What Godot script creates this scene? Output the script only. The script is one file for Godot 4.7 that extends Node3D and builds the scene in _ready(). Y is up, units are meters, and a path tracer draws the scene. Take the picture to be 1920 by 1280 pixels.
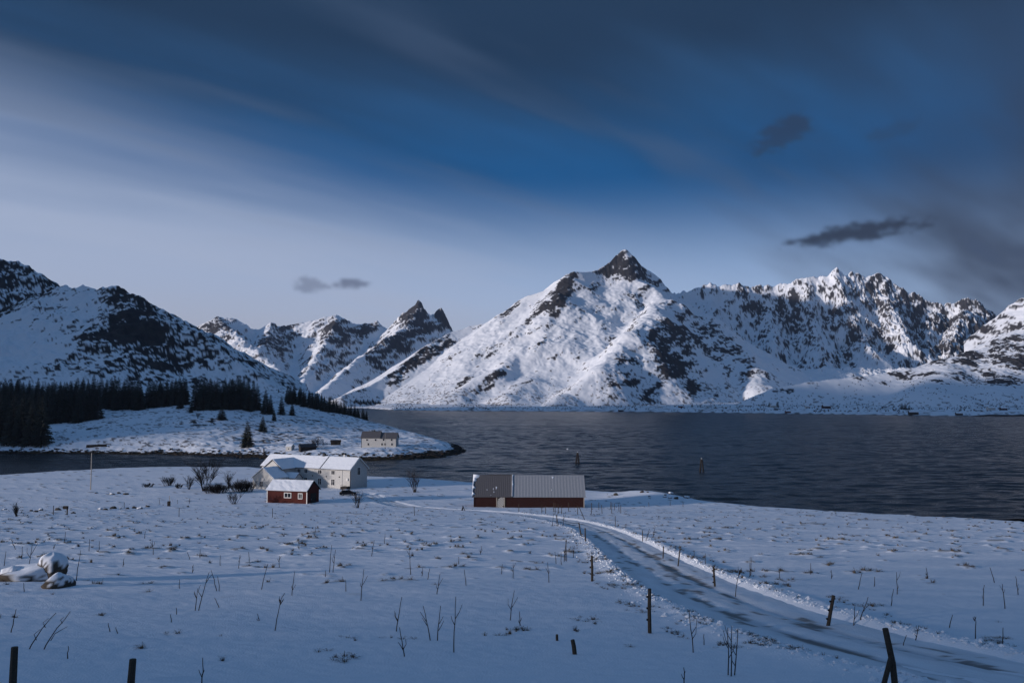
extends Node3D
# A fjord in winter: snowy field with a track, farm buildings by the shore, a wooded headland and snow mountains across the water.

const SHORE := [-900.0, -180.0, -420.0, -262.0, -180.4, -293.1, -173.5, -300.5, -151.4, -323.2, -122.0, -327.7, -96.1, -325.4, -50.7, -293.1, -29.0, -282.5, -14.0, -272.8, 6.6, -256.5, 24.0, -247.0, 48.0, -222.0, 76.0, -190.0, 96.0, -140.0, 110.0, -95.0, 125.0, -40.0, 140.0, 60.0, 160.0, 200.0, -900.0, 200.0]
const HEAD_SHORE := [-1500.0, -500.0, -700.0, -520.0, -345.3, -463.1, -274.9, -445.5, -224.1, -441.3, -177.0, -437.2, -127.7, -414.1, -92.5, -400.0, -68.8, -396.6, -51.4, -400.0, -37.3, -414.1, -29.2, -433.2, -27.1, -463.1, -31.7, -502.7, -43.2, -549.9, -62.5, -606.8, -85.9, -667.2, -115.4, -753.1, -149.2, -864.3, -188.7, -992.8, -225.5, -1110.7, -420.0, -1500.0, -700.0, -1900.0, -1500.0, -1900.0]
const FAR_SHORE := [-0.4272, 2453, -0.2589, 2390, -0.2071, 2330, -0.1748, 2273, -0.1650, 2168, -0.1424, 1942, -0.0647, 1828, 0.0259, 1793, 0.2071, 1665, 0.3495, 1504, 0.4790, 1372, 0.6214, 1295, 0.7702, 1196]
const ROAD := [11.70, 4.69, 11.25, -17.31, 11.22, -18.51, 10.74, -20.00, 10.25, -21.90, 9.70, -24.71, 9.06, -28.02, 8.55, -32.06, 8.28, -38.28, 8.38, -47.00, 8.78, -59.89, 9.28, -76.49, 9.20, -94.70, 7.40, -115.81, 3.51, -137.21, -2.00, -156.58, -8.72, -170.40, -17.20, -179.14, -25.67, -190.96, -32.86, -206.93, -38.15, -220.55]
const PROFILE := [-60, 31.5, 0, 28.3, 10, 25.7, 18, 23.85, 25, 23.0, 35, 21.9, 78, 17.0, 120, 12.5, 160, 8.0, 188, 5.1, 215, 4.5, 260, 4.0, 400, 3.6]
# ridge lines: width per metre of height, profile power, rounding of the crest, then x, y, z of each point
const RIDGES_MAIN := [
	[1.75, 1.25, 0, [-500, 36, -2420, -440, 64, -2520, -373, 116, -2620, -327, 164, -2700, -276, 217, -2780, -210, 258, -2860, -138, 282, -2900, -62, 299, -2900, -19, 320, -2880, 19, 362, -2860, 50, 377, -2860, 149, 406, -2860, 191, 427, -2880, 246, 447, -2900, 307, 460, -2940, 369, 482, -2980, 417, 499, -3000, 470, 469, -3000, 516, 436, -2990, 551, 416, -2970]],
	[0.8, 1.15, 0, [-4, 334, -2870, 11, 361, -2862, 22, 370, -2860, 50, 380, -2862, 149, 409, -2860, 172, 443, -2870, 188, 467, -2880, 217, 476, -2890, 246, 477, -2900, 276, 481, -2920, 307, 487, -2940, 332, 504, -2960, 349, 516, -2970, 364, 529, -2980, 377, 545, -2990, 392, 556, -3000, 404, 568, -3000, 418, 574, -3000, 431, 566, -3000, 445, 548, -3000, 459, 534, -3000, 470, 515, -3000, 478, 511, -3000, 493, 499, -3000, 509, 493, -3000, 526, 481, -3000, 540, 466, -2990, 548, 445, -2980, 554, 419, -2965]],
	[1.35, 1.15, 45, [552, 426, -2970, 578, 383, -2940, 609, 346, -2900, 656, 318, -2860, 691, 282, -2820, 683, 222, -2720, 696, 181, -2620, 702, 141, -2520, 706, 117, -2440, 702, 69, -2300]],
	[1.3, 1.25, 45, [429, 506, -2985, 485, 429, -2920, 520, 370, -2800, 443, 288, -2600, 358, 218, -2400, 244, 123, -2220, 138, 42, -2090]],
	[1.7, 1.3, 45, [401, 459, -2930, 309, 338, -2790, 212, 207, -2610, 110, 112, -2430, -14, 42, -2240]],
	[1.5, 1.3, 45, [187, 450, -2870, 154, 374, -2790, 123, 293, -2700, 50, 196, -2570, -47, 111, -2410, -161, 42, -2260]],
]
const RIDGES_TWIN := [
	[1.5, 1.2, 0, [-1841, 322, -4300, -1683, 371, -4250, -1563, 418, -4220, -1510, 436, -4200, -1428, 430, -4200, -1384, 417, -4200, -1351, 388, -4220, -1313, 384, -4240, -1251, 407, -4250, -1187, 402, -4280, -1118, 420, -4300, -1042, 431, -4300, -970, 454, -4300, -923, 465, -4300, -886, 443, -4300, -822, 416, -4320, -758, 419, -4320, -710, 428, -4320, -690, 392, -4300, -645, 386, -4260, -605, 403, -4230, -547, 426, -4210, -478, 433, -4200, -410, 409, -4210, -356, 394, -4220, -314, 365, -4200, -242, 350, -4150, -106, 282, -4100]],
	[0.5, 1.1, 0, [-633, 395, -4240, -613, 417, -4230, -590, 438, -4220, -567, 459, -4210, -536, 480, -4205, -511, 493, -4200, -497, 507, -4200, -487, 524, -4200, -479, 535, -4200, -470, 524, -4200, -462, 507, -4200, -451, 480, -4203, -438, 459, -4210, -419, 457, -4215, -403, 463, -4220, -387, 474, -4220, -373, 485, -4220, -365, 496, -4220, -357, 485, -4220, -348, 463, -4220, -340, 432, -4220, -331, 399, -4212, -322, 365, -4200]],
	[0.5, 1.1, 0, [-730, 419, -4322, -716, 433, -4320, -705, 433, -4320, -694, 410, -4310, -687, 384, -4300]],
	[1.5, 1.2, 12, [-1510, 436, -4200, -1333, 337, -3950, -1175, 245, -3700, -954, 149, -3350, -763, 68, -2950]],
	[1.4, 1.2, 12, [-923, 465, -4300, -881, 353, -4050, -875, 259, -3800, -836, 151, -3400, -750, 58, -2900]],
	[1.4, 1.15, 12, [-476, 491, -4180, -520, 385, -4000, -584, 273, -3750, -635, 200, -3500, -652, 117, -3150, -628, 47, -2700]],
	[1.3, 1.1, 12, [-1251, 407, -4250, -1164, 295, -3900, -1108, 216, -3600]],
]
const RIDGES_WALL := [
	[1.05, 1.35, 0, [630, 488, -3650, 750, 498, -3600, 814, 515, -3600, 868, 536, -3600, 915, 522, -3600, 955, 533, -3600, 1009, 526, -3600, 1063, 515, -3600, 1103, 522, -3600, 1157, 526, -3600, 1190, 538, -3600, 1221, 542, -3580, 1284, 554, -3560, 1340, 551, -3560, 1373, 561, -3550, 1399, 578, -3550, 1413, 592, -3550, 1427, 580, -3550, 1443, 561, -3550, 1476, 575, -3550, 1544, 557, -3550, 1598, 573, -3550, 1623, 555, -3540, 1658, 503, -3500, 1707, 473, -3480, 1767, 433, -3450, 1815, 424, -3430, 1852, 427, -3400, 1872, 440, -3390, 1886, 445, -3380, 1909, 433, -3370, 1946, 395, -3350, 1974, 360, -3330, 2057, 308, -3300, 2172, 251, -3250]],
	[1.1, 1.3, 25, [848, 453, -3520, 846, 348, -3380, 858, 234, -3150, 882, 142, -2900]],
	[1.0, 1.2, 25, [1087, 414, -3480, 1055, 323, -3350, 1010, 225, -3180]],
	[1.0, 1.2, 25, [1272, 512, -3530, 1238, 369, -3370, 1175, 234, -3150, 1098, 142, -2900]],
	[1.0, 1.2, 25, [1404, 547, -3530, 1382, 413, -3370, 1352, 277, -3180, 1287, 174, -2900]],
	[1.0, 1.2, 25, [1576, 482, -3480, 1529, 361, -3290, 1474, 227, -3050]],
	[1.0, 1.2, 25, [1747, 383, -3400, 1672, 306, -3280, 1558, 209, -3080]],
	[1.0, 1.2, 25, [1841, 387, -3330, 1746, 300, -3200, 1594, 191, -3000]],
	[4.5, 1.1, 25, [942, 129, -2800, 1139, 128, -2750, 1406, 128, -2750]],
]
const RIDGES_CORRIE := [
	[1.2, 1.2, 0, [1581, 271, -2750, 1623, 289, -2750, 1648, 307, -2740, 1669, 324, -2730, 1687, 351, -2700, 1727, 392, -2650, 1833, 445, -2600, 2021, 479, -2600]],
	[1.2, 1.2, 30, [1687, 351, -2700, 1606, 236, -2550, 1501, 162, -2400]],
]
const RIDGES_FRONT := [
	[2.4, 1.25, 0, [565, 26, -1990, 601, 40, -2000, 633, 52, -2010, 726, 67, -2030, 799, 76, -2050, 870, 83, -2060, 946, 92, -2080, 997, 102, -2090, 1060, 110, -2100, 1126, 130, -2120, 1183, 149, -2140, 1265, 168, -2160, 1326, 189, -2180, 1372, 212, -2200, 1473, 260, -2220, 1612, 322, -2250, 1832, 397, -2300]],
	[2.4, 1.2, 50, [1126, 130, -2120, 1038, 88, -1980, 933, 54, -1850]],
	[2.2, 1.2, 50, [1326, 189, -2180, 1217, 115, -2020, 1088, 54, -1850]],
]
const RIDGES_HEAD := [
	[2.1, 1.45, 0, [-1223, 353, -1350, -1031, 323, -1300, -884, 287, -1250, -753, 236, -1200, -720, 222, -1190, -693, 211, -1180, -674, 200, -1170, -647, 183, -1150, -620, 165, -1120]],
	[2.3, 1.5, 0, [-615, 156, -1050, -547, 159, -980, -512, 156, -950, -472, 152, -920, -451, 148, -910, -421, 143, -890, -403, 140, -880, -383, 131, -870, -365, 121, -860, -352, 113, -850, -342, 102, -840, -334, 97, -835, -323, 95, -830, -309, 87, -820, -294, 80, -810, -284, 73, -800, -271, 69, -795, -256, 61, -785, -234, 49, -770, -220, 41, -755, -204, 33, -740, -186, 30, -720]],
	[7.0, 1.0, 20, [-186, 30, -720, -160, 26, -690, -134, 17, -650, -104, 9, -600, -78, 6, -550, -56, 5, -515, -41, 3, -485]],
	[6.0, 1.1, 20, [-204, 33, -740, -201, 30, -650, -204, 24, -585]],
	[5.0, 1.1, 20, [-397, 32, -640, -342, 30, -630, -284, 27, -610, -244, 25, -600, -204, 24, -585]],
]
# bare rock: x, z, x, z, radius, strength
const ROCK_MAIN := [324, -2952, 421, -2936, 40, 0.25, 457, -2976, 483, -2960, 25, 0.20, 199, -2872, 159, -2784, 26, 0.55, 186, -2800, 139, -2680, 22, 0.40, 15, -2848, -27, -2800, 22, 0.50, 70, -2704, 26, -2656, 16, 0.30, 157, -2552, 82, -2520, 14, 0.35, -95, -2456, -189, -2344, 26, 0.45, -31, -2368, -117, -2264, 18, 0.40, 60, -2328, -87, -2248, 16, 0.40, -236, -2800, -371, -2608, 40, 0.50, -312, -2680, -382, -2568, 30, 0.35, 644, -2752, 696, -2472, 60, 0.40, 442, -2352, 474, -2224, 75, 0.42, 449, -2472, 566, -2568, 60, 0.30, 319, -2240, 382, -2192, 50, 0.25, 626, -2480, 692, -2432, 40, 0.35, 694, -2480, 702, -2320, 55, 0.35, 263, -2144, 531, -2224, 40, 0.30, 451, -2776, 545, -2704, 30, 0.25]
const ROCK_FRONT := [981, -2076, 978, -1892, 45, 0.30, 1142, -2100, 1116, -1876, 70, 0.42, 1286, -2132, 1209, -1956, 60, 0.45, 1211, -2124, 1295, -2124, 40, 0.30, 872, -2044, 922, -2036, 20, 0.35, 608, -2004, 671, -1996, 14, 0.30, 1046, -2020, 1063, -1892, 50, 0.35]
const ROCK_WALL := [1618, -3452, 1909, -3300, 140, 0.22, 1605, -3172, 1662, -3052, 90, 0.25, 1065, -3556, 1164, -3444, 70, 0.15, 1318, -3380, 1406, -3188, 70, 0.15]
const ROCK_HEAD := [-506, -930, -409, -862, 40, 0.62, -404, -862, -357, -846, 32, 0.20, -439, -844, -367, -796, 42, 0.52, -388, -778, -324, -758, 40, 0.34, -711, -1160, -500, -874, 55, 0.34, -525, -878, -465, -852, 22, 0.40, -341, -808, -296, -774, 30, 0.18, -450, -844, -410, -830, 32, 0.50]
const ROCK_TWIN := [-478, -4196, -484, -4028, 70, 0.55, -364, -4212, -339, -4180, 60, 0.50, -452, -4020, -622, -3556, 35, 0.50, -889, -4276, -867, -3932, 60, 0.40, -754, -4300, -857, -4124, 50, 0.45, -1179, -4252, -1139, -3820, 60, 0.45, -1518, -4172, -1335, -3956, 50, 0.40, -844, -3828, -813, -3308, 40, 0.20, -573, -3684, -585, -3476, 40, 0.30]
const POSTS := [[4.21, -25.66, 1.33, 0.00, 0.06, "a", "tallest weathered post on the near side of the snowy road"], [3.72, -38.95, 1.18, 0.00, 0.06, "a", "upright post where the road bends, near side, next to straw tufts"], [6.18, -70.12, 1.09, -0.03, 0.06, "a", "short upright post at the near-side bend, in front of a leaning one"], [6.57, -79.12, 1.23, -0.18, 0.06, "a", "leaning dark post at the near-side road bend above the straw tufts"], [5.63, -101.21, 1.24, -0.20, 0.05, "a", "leaning post farthest along the near side of the road"], [1.60, -21.64, 0.36, -0.12, 0.06, "a", "short broken post stub alone in the foreground snow"], [1.30, -24.16, 0.17, -0.05, 0.04, "a", "tiniest post stub barely showing above the foreground snow"], [10.30, -27.44, 1.07, 0.20, 0.06, "b", "tall post tilted to the right on the far side of the road"], [9.33, -38.50, 1.00, -0.05, 0.05, "b", "upright post in the middle of the far road edge"], [9.66, -48.74, 1.14, 0.13, 0.04, "b", "slim post tilted right, second of the close pair by the road"], [9.82, -54.41, 0.92, 0.06, 0.04, "b", "shorter post, first of the close pair by the road"], [11.44, -73.17, 0.95, 0.00, 0.04, "b", "small upright post beside forked stems on the far road edge"], [11.89, -95.93, 1.24, 0.00, 0.04, "b", "small lone post at the far road edge beyond the bend"], [10.24, -117.73, 1.68, -0.42, 0.05, "b", "strongly leaning post by the right corner of the red barn"], [-9.59, -16.22, 0.84, 0.00, 0.07, "c", "thick post cut by the bottom edge at the far left"], [-7.00, -15.56, 0.77, 0.00, 0.07, "c", "thick post at the bottom edge right of the leftmost one"], [-77.23, -140.25, 1.54, 0.00, 0.06, "d", "post in the stone row on the left field, nearest the left edge"], [-84.50, -181.38, 1.29, 0.00, 0.06, "d", "small post standing among stones of the row on the left field"], [-81.51, -192.34, 1.24, 0.00, 0.05, "d", "small post between the stone row and the capped post"], [-78.46, -195.17, 1.01, 0.00, 0.04, "d", "tiny thin post just right of the capped post"], [-75.71, -195.17, 1.26, 0.10, 0.06, "d", "small tilted post farthest right on the left field"], [-52.61, -131.64, 1.36, 0.00, 0.05, "d", "lone post in front of the capped post on the left field"], [-36.42, -126.59, 1.39, 0.00, 0.05, "d", "lone post in the field in front of the small red shed"], [-16.06, -137.21, 1.51, -0.05, 0.05, "d", "lone post in the field between farmhouse and barn"]]
const BARN_POSTS := [[1.33, -160.20, 1.56], [5.48, -153.09, 1.59], [6.04, -149.76, 1.45], [7.99, -160.20, 1.76], [7.93, -153.09, 1.78], [8.33, -149.76, 1.84], [8.91, -149.76, 1.55], [11.32, -166.87, 1.73], [11.53, -146.57, 1.61], [14.27, -149.76, 1.94], [17.77, -170.40, 1.54], [16.19, -149.76, 1.55], [20.42, -172.51, 1.56], [17.91, -149.76, 1.94], [20.93, -170.40, 1.43], [20.60, -160.20, 1.45], [19.98, -153.09, 1.59], [30.96, -188.23, 0.97], [36.03, -189.54, 1.10], [37.73, -183.68, 0.95]]
const STALKS := [[-10.55, -35.23, 1.05, 0.25, 0], [-12.99, -46.66, 0.66, 0.00, 0], [-8.85, -33.65, 0.96, 0.12, 0], [-7.22, -25.56, 0.96, 0.20, 2], [-9.51, -43.57, 1.41, 0.08, 0], [-9.32, -43.57, 1.16, 0.10, 0], [-5.81, -32.21, 1.19, 0.10, 1], [-6.88, -34.69, 0.47, 0.00, 0], [-3.52, -25.56, 1.04, 0.15, 1], [-2.68, -21.06, 0.72, -0.20, 1], [-5.13, -42.44, 1.32, -0.08, 0], [-2.32, -23.98, 0.96, -0.22, 0], [-2.13, -23.98, 0.98, 0.10, 0], [-1.50, -21.73, 1.41, 0.03, 1], [-3.03, -33.82, 0.83, 0.15, 1], [-4.48, -41.64, 0.40, 0.10, 0], [-4.08, -40.37, 0.52, 0.22, 0], [-1.99, -36.39, 0.68, -0.12, 0], [0.05, -40.87, 0.69, 0.02, 0], [-0.07, -27.90, 0.98, 0.15, 1], [0.25, -26.79, 0.45, 0.00, 0], [-15.14, -46.33, 0.78, 0.10, 0], [-9.28, -41.64, 0.32, 0.00, 0], [-8.35, -27.79, 0.23, -0.35, 0], [-9.08, -53.96, 1.05, 0.18, 0], [-12.44, -21.64, 0.90, 0.75, 1], [-12.06, -21.64, 0.95, 0.72, 1], [-15.01, -25.18, 0.68, 0.20, 0], [-10.70, -20.29, 0.30, 0.00, 0], [-6.29, -17.15, 0.56, 0.00, 1], [-11.23, -30.04, 1.36, 0.27, 0], [-11.34, -30.04, 0.78, 0.10, 0], [-12.34, -35.05, 0.86, -0.30, 0], [-12.23, -35.05, 0.61, -0.15, 0], [-10.81, -31.02, 0.36, -0.50, 0], [-16.64, -47.68, 0.59, 0.00, 0], [-16.75, -43.86, 0.43, 0.10, 0], [-19.99, -53.52, 0.62, 0.00, 0], [-20.27, -52.66, 0.44, -0.45, 0], [-23.74, -55.33, 0.97, -0.12, 0], [-29.51, -58.29, 0.83, 0.00, 0], [-20.76, -39.89, 1.42, 0.12, 0], [-23.79, -41.12, 1.60, 0.10, 1], [-36.22, -61.00, 0.79, -0.55, 0], [-28.97, -47.68, 0.83, 0.12, 0], [-30.88, -52.66, 0.78, 0.02, 0], [-33.19, -60.44, 0.39, 0.35, 0], [-20.19, -34.69, 0.36, -0.05, 0], [-12.07, -25.27, 0.25, -0.30, 0], [-11.70, -24.99, 0.19, -0.45, 0], [-11.05, -27.22, 0.26, 0.00, 0], [-14.30, -36.00, 0.37, 0.05, 0], [-29.33, -59.34, 0.61, 0.00, 0], [-15.78, -50.24, 0.59, -0.10, 0], [11.82, -41.64, 0.97, 0.05, 0], [15.25, -42.72, 0.58, 0.00, 0], [15.94, -34.69, 0.90, 0.00, 1], [14.34, -31.76, 0.62, 0.18, 0], [18.22, -31.02, 0.90, -0.08, 1], [17.91, -31.91, 0.78, 0.10, 0], [22.19, -38.50, 0.70, -0.30, 0], [20.94, -34.69, 0.76, -0.10, 0], [14.79, -35.80, 0.70, 0.25, 0], [13.21, -23.98, 0.62, 0.02, 2], [11.05, -27.22, 0.79, 0.10, 1], [11.51, -27.79, 0.76, 0.40, 1], [11.82, -24.71, 0.48, 0.30, 1], [9.26, -34.87, 1.17, 0.18, 2], [12.10, -42.44, 0.93, 0.08, 0], [11.19, -48.38, 0.63, -0.02, 0], [11.57, -53.09, 0.41, 0.00, 0], [11.60, -72.38, 1.03, 0.35, 1], [12.65, -74.79, 0.97, 0.20, 0], [10.99, -23.78, 0.40, 0.40, 0], [4.71, -18.39, 1.01, 0.02, 1], [4.74, -18.27, 1.06, 0.04, 1], [4.85, -18.39, 0.98, 0.10, 1], [4.69, -21.81, 1.06, -0.08, 1], [3.46, -16.93, 0.33, 0.00, 0], [5.35, -23.48, 0.30, 0.00, 0], [3.28, -51.42, 1.23, 0.03, 0], [3.32, -51.02, 1.32, 0.00, 0], [3.16, -50.63, 1.08, 0.08, 0], [1.69, -38.06, 0.91, -0.08, 0], [2.60, -49.11, 0.70, -0.10, 0], [2.84, -48.38, 0.75, 0.00, 0], [4.02, -54.87, 0.78, 0.10, 0], [6.21, -101.21, 1.44, 0.05, 0], [4.98, -102.62, 1.33, 0.10, 0], [5.52, -104.07, 1.48, 0.12, 0], [13.87, -26.68, 0.41, 0.30, 0], [13.28, -22.80, 0.44, 0.10, 0], [15.26, -24.71, 0.48, 0.20, 0], [16.00, -37.00, 0.43, 0.10, 0], [15.41, -40.37, 0.42, 0.00, 0], [20.04, -40.37, 0.52, -0.10, 0], [12.90, -40.37, 0.37, 0.00, 0], [-0.55, -43.00, 0.50, 0.10, 0], [-2.13, -55.80, 0.58, 0.20, 0], [-3.04, -47.68, 0.43, 0.00, 0], [-32.94, -74.79, 0.68, 0.10, 0], [-22.17, -47.68, 0.49, 0.10, 0], [-37.99, -70.86, 0.83, 0.10, 0], [-15.56, -61.00, 0.63, 0.00, 0], [-10.30, -67.28, 0.78, 0.10, 0], [-19.79, -83.76, 0.65, 0.10, 0], [-11.59, -28.99, 0.23, 0.00, 0]]
const BUSHES := [[-84.86, -229.10, 9.19, 9.49, 3, "bare_tree", "large bare branching tree left of the white farmhouse"], [-64.49, -193.74, 3.76, 5.27, 2, "bare_shrub", "wide bare shrub in the snow left of the small red shed"], [-33.55, -181.38, 4.70, 3.29, 1, "bare_shrub", "open bare shrub standing in front of the farmhouse's right gable"], [-26.38, -226.18, 7.32, 4.68, 2, "bare_shrub", "tall bare shrub alone between farmhouse and barn by the shore"], [-100.98, -244.56, 3.17, 3.80, 4, "bare_shrub", "small round dense shrub near the shore on the left field"], [-79.42, -223.33, 2.89, 6.07, 5, "hedge_shrub", "low dense brown hedge shrub below the large bare tree"], [-73.66, -227.63, 3.54, 6.48, 5, "hedge_shrub", "dense dark hedge shrub against the farmhouse's left annex"], [-90.74, -233.63, 4.54, 3.02, 2, "bare_shrub", "thin bare shrub just left of the large bare tree"], [-80.73, -236.75, 5.21, 2.15, 2, "bare_shrub", "narrow bare shrub between the two hedge shrubs"], [-105.16, -239.84, 1.55, 3.42, 4, "bare_shrub", "low reedy tuft-like shrub at the left end of the shrub row"], [-94.84, -236.75, 1.53, 4.60, 3, "bare_shrub", "low twiggy scrub left of the large bare tree"], [-63.70, -221.93, 3.16, 2.01, 2, "bare_shrub", "little bare shrub against the farmhouse annex wall"], [-79.89, -134.32, 2.26, 1.04, 1, "bare_shrub", "thin upright shrub in the stone row at the left edge"]]
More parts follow.
